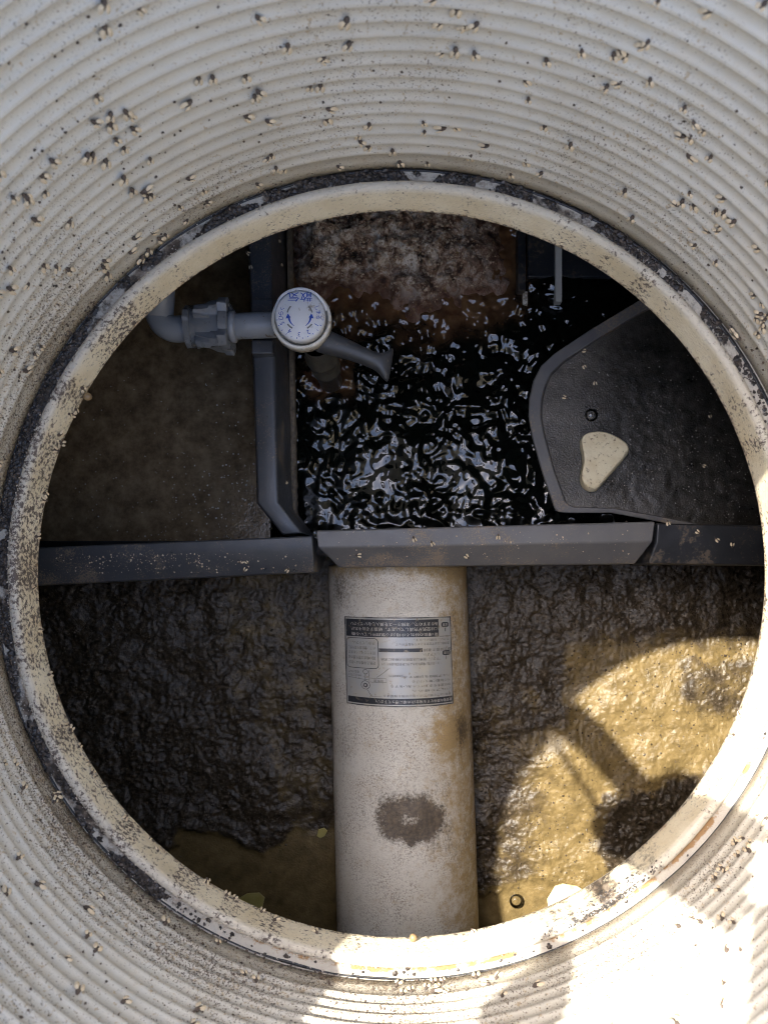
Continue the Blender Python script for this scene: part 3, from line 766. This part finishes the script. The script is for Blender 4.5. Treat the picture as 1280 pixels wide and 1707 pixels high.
for sgn in (0, 1):                                # blue crescents with arrow heads, and grey dashes
    f = (lambda a: a) if sgn == 0 else (lambda a: 180 - a)
    arc(buf, f(62), f(12), 0.0118, 0.0122, 0.0100, 0.0122)
    arc(buf, f(14), f(-8), 0.0090, 0.0142, 0.0114, 0.0116)
gb = ([], [])
for a0, a1 in ((-12, -45), (192, 225), (36, 60), (120, 144)): arc(gb, a0, a1, 0.0118, 0.0132, 0.0118, 0.0132) if abs(a0) < 20 or a0 == 192 else arc(gb, a0, a1, 0.0142, 0.0156, 0.0142, 0.0156)
p1 = buf_obj('lettering', buf, M['blue'], dial); p2 = buf_obj('grey_marks', gb, M['greyprint'], dial)

# lever: flattened bar that flares at its end
sec = [(520, 563, 24, 0.012, -0.178), (550, 572, 19, 0.012, -0.178), (578, 582, 16, 0.0115, -0.179), (602, 592, 14, 0.011, -0.180), (620, 600, 13, 0.011, -0.181), (632, 604, 15, 0.0105, -0.181), (641, 607, 22, 0.009, -0.181), (647, 608, 29, 0.0065, -0.181), (653, 609, 31, 0.004, -0.182)]
rings = []
for i, (px, py, hw, th, z) in enumerate(sec):
    a = sec[max(0, i - 1)]; b = sec[min(len(sec) - 1, i + 1)]
    d = (P(b[0], b[1], z) - P(a[0], a[1], z)).normalized(); nrm = Vector((-d.y, d.x, 0))
    c_ = P(px, py, z); w_ = hw * (CAM_Z - z) / F
    ring = []
    for k in range(12):
        an = 2 * PI * k / 12; ct, st = math.cos(an), math.sin(an)
        ring.append(c_ + nrm * (w_ * math.copysign(abs(ct) ** 0.7, ct)) + Vector((0, 0, th * math.copysign(abs(st) ** 0.8, st))))
    rings.append(ring)
obj('lever', loft(rings), M['lever'], va, subsurf=1)
# valve body and stem going down into the water
bm = lathe([(0.001, ZR - 0.016), (0.021, ZR - 0.018), (0.0225, ZR - 0.030), (0.0205, ZR - 0.045), (0.017, ZR - 0.055), (0.001, ZR - 0.055)], 40, cv)
obj('body', bm, M['lever'], va)
sx, sy = -0.0905, 0.248
bm = lathe([(0.0165, -0.200), (0.0165, -0.248), (0.0185, -0.250), (0.0185, -0.262), (0.0155, -0.265), (0.0150, -0.290), (0.0180, -0.293), (0.0180, -0.303), (0.0150, -0.306), (0.0145, -0.45)], 32, (sx, sy),
           rfun=lambda r, z, a: r + 0.0006 * fbm(math.cos(a) * 2, math.sin(a) * 2, z * 60, 3))
obj('stem', bm, M['stem'], va)

gp = thing('grey_pipe', P(330, 545, -0.21), 'grey plastic air pipe with elbow and union nut left of the dial valve', 'pipe')
GZp = -0.196
pr_ = 0.0134
w0 = P(455, 543, GZp)
obj('pipe', tube([P(372, 545, GZp), P(420, 543, GZp), P(470, 541, GZp), P(486, 540, GZp)], pr_, 28), M['pvc'], gp)
el = []
c0 = P(292, 549, GZp); R_ = 0.020
ex = P(264, 0, GZp).x
el.append(P(330, 547, GZp)); el.append(P(305, 548, GZp))
cen = Vector((ex + R_, P(0, 549, GZp).y + R_, GZp))
for i in range(9):
    a = -PI / 2 - (PI / 2) * i / 8
    el.append(cen + Vector((R_ * math.cos(a), R_ * math.sin(a), 0)))
el.append(P(264, 525, GZp + 0.0005))
elb = obj('elbow', tube(el, 0.0137, 28), M['pvc'], gp)
obj('riser_pipe', tube([P(265, 531, GZp + 0.002), P(268, 480, GZp + 0.004), P(270, 330, GZp + 0.006)], 0.0150, 28), M['pvc'], gp)
# union nut: lobed sleeve with flanges along x
nx0, nx1 = P(314, 0, GZp).x, P(386, 0, GZp).x
ncy = P(0, 545, GZp).y
def nut_ring(x, r, lobe, sh=0.0):
    ring = []
    for k in range(96):
        a = 2 * PI * k / 96
        rr_ = r + lobe * sstep(0.25, 0.62, math.cos(4 * (a + sh)))
        ring.append((x, ncy + rr_ * math.cos(a), GZp + rr_ * math.sin(a)))
    return ring
Ln = nx1 - nx0
rings = [nut_ring(nx0 + Ln * u, r, lb, 0.30 + 0.55 * u) for u, r, lb in ((0, 0.0150, 0), (0.0, 0.0215, 0.002), (0.13, 0.0215, 0.002), (0.13, 0.0188, 0.0), (0.22, 0.0188, 0.0), (0.26, 0.0195, 0.0065), (0.60, 0.0200, 0.0080), (0.78, 0.0212, 0.0080), (0.80, 0.0240, 0.0065), (0.985, 0.0240, 0.0065), (1.0, 0.0232, 0.0062), (1.0, 0.0205, 0.003), (0.93, 0.0190, 0.0), (0.93, 0.0150, 0))]
nut = obj('union_nut', loft(rings), M['pvc_nut'], gp, sharp=True)
rings = [nut_ring(nx1 + d_, r, 0) for d_, r in ((-0.004, 0.0134), (0.0005, 0.0162), (0.004, 0.0162), (0.005, 0.0150), (0.006, 0.0136))]
obj('nut_collar', loft(rings), M['pvc'], nut)

# ------------------------------------------------------------------ beige pipe with label
PR = 0.0885
pa = Vector((P(662.5, 945, -0.366).x, P(0, 942, -0.275).y, -0.3640))
pb = Vector((P(683, 1600, -0.336).x, -0.52, -0.3360))
bp = thing('beige_pipe', (pa + pb) / 2 - Vector((0, 0, PR)), 'stained beige pipe with printed label below the middle cap bar', 'pipe')
def pipe_pt(s, th, r):
    c_ = pa + (pb - pa) * s
    return Vector((c_.x + r * math.sin(th), c_.y, c_.z + r * math.cos(th)))
def s_at(py, zz):
    return (P(0, py, zz).y - pa.y) / (pb.y - pa.y)
def th_at(px, s):
    c_ = pa + (pb - pa) * s; th = 0
    for _ in range(6):
        z = c_.z + PR * math.cos(th)
        th = math.asin(max(-1, min(1, (P(px, 0, z).x - c_.x) / PR)))
    return th
S1, S2 = s_at(1366, -0.262), s_at(1228, -0.268)
T1, T2 = th_at(686, S1), th_at(742, S2)
NS, NTh = 170, 120
vs, fs, dd, ru = [], [], [], []
Lp = (pb - pa).length
for i in range(NS + 1):
    s = i / NS
    for k in range(NTh):
        th = -PI + 2 * PI * k / NTh
        d1 = math.hypot((s - S1) * Lp, (th - T1) * PR); d2 = math.hypot((s - S2) * Lp, (th - T2) * PR)
        r = PR + 0.0022 * math.exp(-(d1 / 0.013) ** 2) - 0.0012 * math.exp(-((d1 - 0.026) / 0.010) ** 2) + 0.0035 * math.exp(-(d2 / 0.020) ** 2) + 0.0003 * fbm(s * 20, th * 6, 2, 3)
        p = pipe_pt(s, th, r); vs.append(tuple(p))
        e1 = math.hypot((s - S1) * Lp * 1.35, (th - T1) * PR)
        e1 += 0.010 * fbm(s * 30, th * 5, 4, 4)
        ring = 1.10 * math.exp(-((e1 - 0.0215) / 0.0155) ** 2)
        tl = math.exp(-(((s - 0.05) * Lp / 0.022) ** 2 + ((th + 0.95) * PR / 0.012) ** 2))
        br = math.exp(-(((s - S2) * Lp / 0.02) ** 2 + ((th - T2 - 0.36) * PR / 0.016) ** 2))
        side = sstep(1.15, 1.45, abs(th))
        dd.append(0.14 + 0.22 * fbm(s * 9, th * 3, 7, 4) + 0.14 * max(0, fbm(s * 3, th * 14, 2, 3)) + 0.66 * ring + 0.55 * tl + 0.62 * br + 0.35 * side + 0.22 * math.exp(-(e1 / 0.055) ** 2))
        ru.append(0.15 + 0.50 * sstep(0.15, 1.0, th) + 0.5 * sstep(0.05, 0.0, s) + 0.55 * math.exp(-(d2 / 0.024) ** 2) + 0.3 * sstep(0.85, 1.0, s) * sstep(0.4, 1.0, th))
for i in range(NS):
    for k in range(NTh):
        k2 = (k + 1) % NTh
        fs.append((i * NTh + k, i * NTh + k2, (i + 1) * NTh + k2, (i + 1) * NTh + k))
fs.append(tuple(range(NTh - 1, -1, -1))); fs.append(tuple(NS * NTh + k for k in range(NTh)))
me = bpy.data.meshes.new('tube'); me.from_pydata(vs, [], fs)
tb = finish('tube', me, M['pipe'], bp); fattr(tb, 'dirt', dd); fattr(tb, 'rust', ru)

LS0, LS1 = s_at(1029, -0.275), s_at(1178, -0.270)          # label along the pipe
LT0, LT1 = th_at(575, LS0), th_at(750, LS0)
LW = (LT1 - LT0) * PR; LH = (LS1 - LS0) * abs(pb.y - pa.y)
def lab(cx, cy, dr):                                       # cx 165..1040, cy 130..900: units of the enlarged label
    u = (cx - 165) / 875.0; v = (cy - 130) / 770.0
    return pipe_pt(LS0 + (LS1 - LS0) * v, LT0 + (LT1 - LT0) * u, PR + dr)
UX = LW / 875.0; UY = LH / 770.0
def lrect(bf, x0, y0, x1, y1, dr):
    n = max(1, int((x1 - x0) / 30)); b = len(bf[0])
    for i in range(n + 1):
        x = x0 + (x1 - x0) * i / n
        bf[0].append(tuple(lab(x, y0, dr))); bf[0].append(tuple(lab(x, y1, dr)))
    for i in range(n): bf[1].append((b + 2 * i, b + 2 * i + 1, b + 2 * i + 3, b + 2 * i + 2))
def ltext(bf, s, xr, yb, xl, hh, dr):
    """reading starts at xr (right in the photo); hh and positions in label units"""
    add_text(bf, s, lambda u, v: lab(xr - u, yb + v, dr), height=hh, width=xr - xl)
sheet_b = ([], []); 
for j in range(10): lrect(sheet_b, 165, 130 + 77 * j, 1040, 130 + 77 * (j + 1), 0.0006)
lb_ = buf_obj('label', sheet_b, M['foil'], bp); lb_['label'] = 'silvery label with black printed text, upside down'
kb, ik, wh = ([], []), ([], []), ([], [])
D1, D2 = 0.0009, 0.0012
for (x0, y0, x1, y1) in ((165, 130, 1040, 140), (165, 890, 1040, 900), (165, 140, 177, 890), (1030, 140, 1040, 890)): lrect(ik, x0, y0, x1, y1, D1)
lrect(kb, 182, 150, 920, 302, D1); lrect(kb, 465, 398, 785, 430, D1); lrect(kb, 185, 828, 1028, 880, D1)
lrect(ik, 925, 298, 1028, 303, D1)
def lpill(bf, cx, cy, rx, ry, dr):
    b = len(bf[0]); n = 24
    for k in range(n):
        a = 2 * PI * k / n; c_, s_q = math.cos(a), math.sin(a)
        bf[0].append(tuple(lab(cx + rx * math.copysign(abs(c_) ** 0.5, c_), cy + ry * math.copysign(abs(s_q) ** 0.7, s_q), dr)))
    bf[1].append(tuple(range(b, b + n)))
lpill(kb, 980, 200, 36, 22, D1); lpill(kb, 985, 447, 38, 22, D1)
ltext(wh, '注意', 1008, 188, 954, 24, D2); ltext(wh, '注意', 1012, 435, 958, 24, D2)
for y in (228, 472): lrect(ik, 977, y, 985, y + 32, D1)
ltext(wh, '第1槽目の好気ろ床槽(ばっ気撹拌している槽)', 912, 262, 240, 32, D2)
ltext(wh, 'には空気が充満しています。破損するおそれが', 912, 218, 240, 32, D2)
ltext(wh, 'ありますので、清掃ホースを挿入しないで下さい', 912, 174, 232, 32, D2)
ltext(ik, '清掃時には必ず空気を止めて作業を行って', 1015, 350, 590, 24, D1); ltext(ik, '下さい。お願いします。', 1015, 316, 720, 22, D1)
ltext(ik, '散気装置の清掃', 1026, 401, 792, 27, D1)
ltext(ik, 'ばっ気が弱い場合は次のように散気管の清掃をして', 915, 520, 480, 26, D1)
ltext(ik, '下さい。清掃は送風機の点検後に実施', 915, 480, 480, 25, D1); ltext(ik, 'して下さい。', 915, 442, 780, 23, D1)
# rounded frame and its five lines
def lline(bf, pts_, w_, dr):
    for (xa, ya), (xb, yb) in zip(pts_, pts_[1:]):
        L_ = math.hypot(xb - xa, yb - ya); nx_, ny_ = -(yb - ya) / L_ * w_, (xb - xa) / L_ * w_
        n = max(1, int(L_ / 40)); b = len(bf[0])
        for i in range(n + 1):
            x = xa + (xb - xa) * i / n; y = ya + (yb - ya) * i / n
            bf[0].append(tuple(lab(x + nx_, y + ny_, dr))); bf[0].append(tuple(lab(x - nx_, y - ny_, dr)))
        for i in range(n): bf[1].append((b + 2 * i, b + 2 * i + 1, b + 2 * i + 3, b + 2 * i + 2))
fr = []
for (cx, cy, a0) in ((430, 345, -90), (430, 545, 0), (215, 545, 90), (215, 345, 180)):
    for k in range(5):
        a = math.radians(a0 + 22.5 * k); fr.append((cx + 30 * math.cos(a), cy + 30 * math.sin(a)))
fr.append(fr[0]); lline(kb, fr, 2.6, D1)
for s, y, xl in (('好気ろ床槽のばっ気が', 515, 205), ('弱い場合は散気管の目', 470, 205), ('詰まりが考えられます', 427, 205), ('ので、散気管を取り外し', 385, 200), ('洗浄して下さい。', 342, 245)): ltext(ik, s, 438, y, xl, 29, D1)
for s, y, xr, xl in (('散気バルブを開けてばっ気の状態を確認する', 795, 1015, 490), ('バルブを締める', 752, 1015, 700), ('散気管を引き上げて水洗いをする', 712, 1015, 545), ('元の位置に取り付ける', 672, 1015, 700), ('バルブ開度を調節する', 632, 1015, 640), ('(送風機運転中)', 620, 640, 535), ('散気バルブ', 600, 300, 200), ('空気逃しバルブ', 628, 320, 195), ('散気管', 668, 492, 420)): ltext(ik, s, xr, y, xl, 22, D1)
lline(ik, [(385, 658), (515, 658), (515, 692), (385, 692), (385, 658)], 1.6, D1)
lline(ik, [(352 + 36 * math.cos(k * PI / 8), 720 + 36 * math.sin(k * PI / 8)) for k in range(17)], 2.2, D1)
lline(ik, [(352 + 15 * math.cos(k * PI / 5), 722 + 15 * math.sin(k * PI / 5)) for k in range(11)], 5, D1)
lline(ik, [(355 + 20 * math.cos(k * PI / 5), 605 + 20 * math.sin(k * PI / 5)) for k in range(11)], 2.2, D1)
lline(ik, [(352, 625), (352, 684)], 1.5, D1); lline(ik, [(190, 660), (385, 675)], 1.5, D1); lline(ik, [(365, 755), (400, 815), (480, 815)], 1.6, D1)
lline(ik, [(445, 650), (500, 605), (535, 570)], 2.5, D1); lline(ik, [(383, 590), (383, 655)], 1.5, D1)
ltext(wh, '散気管の清掃をする場合(次の順に行って下さい)', 1022, 838, 432, 32, D2)
buf_obj('black_print', kb, M['lblack'], lb_); buf_obj('small_print', ik, M['ink'], lb_); buf_obj('white_print', wh, M['lwhite'], lb_)['kind'] = 'stuff'

# ------------------------------------------------------------------ scraps, bubbles, snails
def scrap(name, pxs, z, th, m, label, cat):
    top = [P(x, y, z + random.uniform(-0.002, 0.004)) for x, y in pxs]
    bot = [Vector((p.x, p.y, p.z - th)) for p in top]
    return tag(obj(name, loft([bot, top]), m, bevel=0.0006), label, cat)
scrap('plastic_scrap', [(912, 1500), (925, 1478), (938, 1474), (962, 1478), (975, 1486), (968, 1500), (945, 1520), (915, 1525)], SZ + 0.006, 0.003, M['shellbit'], 'pale yellow scrap on the sunlit sludge at the lower rim', 'scrap')
scrap('olive_scrap', [(398, 1498), (412, 1490), (432, 1489), (441, 1497), (438, 1512), (420, 1518)], SZ + 0.006, 0.003, M['olive'], 'olive scrap at the lower left rim edge', 'scrap')
scrap('leaf_scrap', [(528, 1394), (531, 1383), (540, 1380), (546, 1385), (541, 1394), (534, 1398)], SZ + 0.003, 0.0015, M['olive'], 'small yellowish leaf bit left of the beige pipe', 'leaf')
def bubble(px, py, z, rpx, label):
    c_ = P(px, py, z); r = rpx * (CAM_Z - z) / F
    prof_ = [(r * math.cos(q * PI / 16), c_.z + r * math.sin(q * PI / 16) * 0.8) for q in range(0, 8)] + [(0.0001, c_.z + r * 0.8)]
    return tag(obj('bubble', lathe(prof_, 32, (c_.x, c_.y)), M['bubble']), label, 'bubble', 'bubbles')
bubble(985, 692, FZ + 0.0008, 11, 'small clear bubble beside the cream block in the tray')
bubble(859, 1502, SZ + 0.003, 12, 'clear bubble on the sunlit sludge near the lower rim')
def ball(name, p, r, m, label, cat):
    prof_ = [(max(0.0001, r * math.sin(q * PI / 10)), p.z - r * math.cos(q * PI / 10)) for q in range(11)]
    o = obj(name, lathe(prof_, 20, (p.x, p.y), rfun=lambda rr, z, a: rr * (1 + 0.12 * math.cos(a) + 0.05 * math.cos(3 * a))), m)
    return tag(o, label, cat)
ball('snail', P(146, 661, -0.022), 0.0033, M['snail'], 'tiny round brown snail on the left inner rim edge', 'snail')
ball('snail', P(688, 1563, -0.022), 0.0032, M['snail'], 'tiny brown snail on the rim below the beige pipe', 'snail')

# ------------------------------------------------------------------ moth flies
def fly_mesh():
    vs, fs = [], []
    def wing(sg):
        b = len(vs)
        o_ = [(0.05, 0.15), (0.32, 0.10), (0.52, -0.22), (0.50, -0.62), (0.34, -0.80), (0.14, -0.58)]
        vs.append((sg * 0.28, -0.30, 0.42))
        for x, y in o_: vs.append((sg * x, y, 0.30 - 0.36 * x + 0.05))
        for k in range(6):
            q = (b, b + 1 + k, b + 1 + (k + 1) % 6); fs.append(q if sg > 0 else q[::-1])
    wing(1); wing(-1); nw = len(fs)
    b = len(vs)
    for (y, r) in ((0.56, 0.06), (0.40, 0.20), (0.12, 0.26), (-0.25, 0.14), (-0.5, 0.04)):
        for k in range(5): vs.append((r * math.cos(k * 1.2566), y, 0.18 + r * math.sin(k * 1.2566)))
    for i in range(4):
        for k in range(5):
            fs.append((b + i * 5 + k, b + i * 5 + (k + 1) % 5, b + (i + 1) * 5 + (k + 1) % 5, b + (i + 1) * 5 + k))
    for sg in (1, -1):                            # feelers and legs
        for (y, ex_, ey) in ((0.40, 0.22, 0.72), (0.2, 0.42, 0.36), (0.0, 0.50, -0.02)):
            b = len(vs); vs.extend([(sg * 0.05, y, 0.16), (sg * 0.05, y - 0.05, 0.16), (sg * ex_, ey, 0.02)]); fs.append((b, b + 1, b + 2))
    me = bpy.data.meshes.new('moth_fly'); me.from_pydata(vs, [], fs)
    me.materials.append(M['wing']); me.materials.append(M['flybody'])
    for i, p in enumerate(me.polygons): p.material_index = 0 if i < nw else 1
    return me
FLY = fly_mesh()
def fly(pos, nrm, head, size, label, group):
    z = nrm.normalized(); y = (head - z * head.dot(z)).normalized(); x = y.cross(z)
    o = bpy.data.objects.new('moth_fly', FLY); COL.objects.link(o)
    o.matrix_world = Matrix.Translation(pos) @ Matrix((x, y, z)).transposed().to_4x4() @ Matrix.Diagonal((size, size, size, 1))
    return tag(o, label, 'fly', group)
n = 0
while n < 225:
    a = random.uniform(0, 2 * PI); z = random.uniform(0.006, 0.275)
    if n and random.random() < 0.22: a, z = last_[0] + random.gauss(0, 0.05), min(0.275, max(0.006, last_[1] + random.gauss(0, 0.012)))
    px, py = PX(RW * math.cos(a), RW * math.sin(a), z)
    if not (-10 < px < 1290 and -10 < py < 1717): continue
    if py > 850 and random.random() < 0.30: continue
    r = wall_r(z) - 0.0002; last_ = (a, z)
    side = 'upper' if py < 850 else 'lower'
    fly(Vector((r * math.cos(a), r * math.sin(a), z)), Vector((-math.cos(a), -math.sin(a), 0.1)), Vector((random.gauss(0, .4), random.gauss(0, .4), random.choice((1, 1, 1, 1, 1, 0.2)))),
        random.uniform(0.0046, 0.0072), 'small pale moth fly clinging to the %s ribbed wall' % side, 'moth flies on the %s ribbed wall' % side)
    n += 1
for i in range(34):                               # along the inner edge of the rim
    a = random.choice((random.uniform(2.4, 4.4), random.uniform(2.4, 4.4), random.uniform(0, 2 * PI)))
    z = random.uniform(-0.030, -0.020)
    fly(Vector(((RI - 0.0003) * math.cos(a), (RI - 0.0003) * math.sin(a), z)), Vector((-math.cos(a), -math.sin(a), 0.25)), Vector((random.gauss(0, .5), random.gauss(0, .5), random.choice((1, -1)))),
        random.uniform(0.0042, 0.006), 'small pale moth fly on the inner edge of the cream rim', 'moth flies on the rim edge')
up = Vector((0, 0, 1))
for (px, py) in ((975, 585), (972, 610), (991, 637), (942, 663), (1183, 696), (1171, 776), (1205, 640)):
    fly(P(px, py, FZ + 0.002) if px > 950 or py > 650 else P(px, py, TZ + 0.0002), up, Vector((random.gauss(0, 1), random.gauss(0, 1), 0)), 0.0050 if px < 1000 else 0.0042, 'pale moth fly resting on the silt in the black tray', 'moth flies in the tray')
for (px, py) in ((597, 926), (779, 929), (720, 905), (690, 898), (830, 894)):
    fly(P(px, py, ZT + 0.0012 - (0.007 if py > 915 else 0)), up, Vector((random.gauss(0, 1), random.gauss(0, 1), 0)), 0.0050, 'pale moth fly on the dusty middle cap bar', 'moth flies on the middle cap')
for (px, py) in ((1043, 872), (1112, 871), (1163, 888), (1193, 899), (1219, 910)):
    fly(P(px, py, ZT - 0.0035), up, Vector((random.gauss(0, 1), random.gauss(0, 1), 0)), 0.0048, 'pale moth fly on the dark right cap bar', 'moth flies on the right cap')
for (px, py) in ((402, 937), (413, 938), (408, 951), (456, 931), (480, 950), (240, 935)):
    fly(P(px, py, ZT - 0.008), up, Vector((random.gauss(0, 1), random.gauss(0, 1), 0)), 0.0046, 'pale moth fly on the left cap bar', 'moth flies on the left cap')
for (px, py) in ((413, 422), (418, 444), (468, 400), (472, 440), (461, 613), (462, 632), (480, 803)):
    fly(P(px, py, ZV + 0.0006) if px < 458 else P(px - 3, py, -0.285), up if px < 458 else Vector((1, 0, .3)), Vector((random.gauss(0, 1), random.gauss(0, 1), 0.2)), 0.0044, 'pale moth fly on the upright partition', 'moth flies on the upright partition')

# ------------------------------------------------------------------ person outside the frame whose arms throw the shadows
def skin(name, verts, edges, radii, m, parent=None, root=0):
    me = bpy.data.meshes.new(name); me.from_pydata([tuple(v) for v in verts], edges, [])
    o = bpy.data.objects.new(name, me); COL.objects.link(o); me.materials.append(m)
    if parent: o.parent = parent; me.transform(Matrix.Translation(-wpos(parent)))
    sm = o.modifiers.new('skin', 'SKIN'); sm.use_smooth_shade = True
    if not me.skin_vertices: me.skin_vertices.new()
    for sv, r in zip(me.skin_vertices[0].data, radii): sv.radius = (r, r)
    me.skin_vertices[0].data[root].use_root = True
    s = o.modifiers.new('sub', 'SUBSURF'); s.levels = 1; s.render_levels = 2
    return o
pe = thing('person', (-1.0, 0.0, GZ), 'kneeling person in blue work clothes whose arms shade the sunlit wall', 'person')
V, E_, Rr = [], [], []
def jv(p, r, link=None):
    V.append(Vector(p)); Rr.append(r)
    if link is not None: E_.append((link, len(V) - 1))
    return len(V) - 1
pel = jv((-1.16, 0.02, 0.80), 0.13)
wa = jv((-1.08, 0.03, 0.98), 0.125, pel); ch = jv((-0.95, 0.06, 1.16), 0.15, wa); nk = jv((-0.85, 0.07, 1.27), 0.055, ch); hd = jv((-0.79, 0.075, 1.36), 0.085, nk); ht = jv((-0.76, 0.08, 1.45), 0.075, hd)
sA = jv((-0.88, 0.27, 1.16), 0.065, ch); eA = jv((-0.46, 0.415, 0.88), 0.034, sA); fA = jv((-0.32, 0.300, 0.72), 0.024, eA); wA = jv((-0.225, 0.200, 0.655), 0.022, fA)
hA = jv((-0.185, 0.155, 0.645), 0.040, wA)
sB = jv((-0.86, -0.12, 1.14), 0.065, ch); eB = jv((-0.62, -0.30, 0.88), 0.042, sB); fB = jv((-0.40, -0.22, 0.73), 0.036, eB); wB = jv((-0.280, -0.13, 0.650), 0.040, fB); hB = jv((-0.240, -0.085, 0.640), 0.040, wB)
for sg in (1, -1):
    hp_ = jv((-1.16, 0.02 + sg * 0.10, 0.76), 0.095, pel); kn = jv((-0.80, 0.0 + sg * 0.17, 0.62 if sg < 0 else 0.54), 0.07, hp_); an = jv((-1.10, 0.0 + sg * 0.16, GZ + 0.055), 0.045, kn); jv((-1.23, 0.0 + sg * 0.16, GZ + 0.03), 0.03, an)
skin('body', V, E_, Rr, M['cloth'], pe)
def hand(name, pts_list, rads):
    v_, e_, r_ = [], [], []
    for path, rd in zip(pts_list, rads):
        last = 0 if v_ else None
        for p, r in zip(path, rd):
            v_.append(Vector(p)); r_.append(r)
            if last is not None: e_.append((last, len(v_) - 1))
            last = len(v_) - 1
    return skin(name, v_, e_, r_, M['skin'], pe)
hand('hand', [[(-0.215, 0.165, 0.648), (-0.160, 0.125, 0.642), (-0.105, 0.082, 0.634)], [(-0.088, 0.098, 0.632), (-0.058, 0.078, 0.622), (-0.036, 0.052, 0.612)], [(-0.092, 0.080, 0.632), (-0.062, 0.060, 0.620), (-0.036, 0.035, 0.612)],
              [(-0.098, 0.063, 0.633), (-0.066, 0.043, 0.622), (-0.036, 0.017, 0.612)], [(-0.110, 0.050, 0.636), (-0.078, 0.030, 0.626), (-0.045, 0.006, 0.614)], [(-0.110, 0.120, 0.640), (-0.070, 0.105, 0.636), (-0.034, 0.078, 0.628)]],
     [[0.056, 0.052, 0.036], [0.0105, 0.010, 0.009], [0.0105, 0.010, 0.009], [0.0105, 0.010, 0.009], [0.0095, 0.009, 0.008], [0.012, 0.011, 0.010]])
hand('hand', [[(-0.245, -0.095, 0.642), (-0.212, -0.060, 0.636)], [(-0.176, -0.050, 0.622), (-0.166, -0.045, 0.602)], [(-0.180, -0.035, 0.622), (-0.170, -0.025, 0.600)], [(-0.190, -0.022, 0.624), (-0.180, -0.009, 0.602)], [(-0.205, -0.014, 0.626), (-0.197, 0.000, 0.606)], [(-0.195, -0.088, 0.636), (-0.170, -0.088, 0.620)]],
     [[0.034, 0.040], [0.010, 0.008], [0.010, 0.008], [0.010, 0.008], [0.009, 0.007], [0.011, 0.009]])
skin('hand_shade_blob', [(-0.205, 0.155, 0.650), (-0.255, 0.142, 0.652), (-0.278, 0.130, 0.650), (-0.165, 0.190, 0.650), (-0.140, 0.205, 0.648), (-0.195, 0.112, 0.648)], [(0, 1), (1, 2), (0, 3), (3, 4), (0, 5)], [0.048, 0.032, 0.024, 0.036, 0.026, 0.038], M['cloth'], pe)  # unseen mass added around the hand to widen its shadow on the sludge
obj('shade_cord', tube([(-0.375, 0.300, 0.745), (-0.330, 0.245, 0.700), (-0.285, 0.190, 0.662), (-0.250, 0.130, 0.650), (-0.225, 0.105, 0.645)], 0.0042, 10), M['phone'], pe)  # unseen cord added to cast the thin shadow line beside the arm
vs_ = [(-0.82, 0.135, 1.37), (-0.835, 0.075, 1.44), (-0.81, 0.015, 1.37), (-0.75, 0.075, 1.485)]
skin('hair', vs_, [(0, 1), (1, 2), (1, 3)], [0.05, 0.065, 0.05, 0.06], M['hair'], pe, 1)
ph = obj('phone', box((-0.029, -0.128, 0.5995), (0.044, 0.018, 0.6075)), M['phone'], bevel=0.004, seg=4)
tag(ph, 'black phone held over the opening in the raised hand', 'phone')
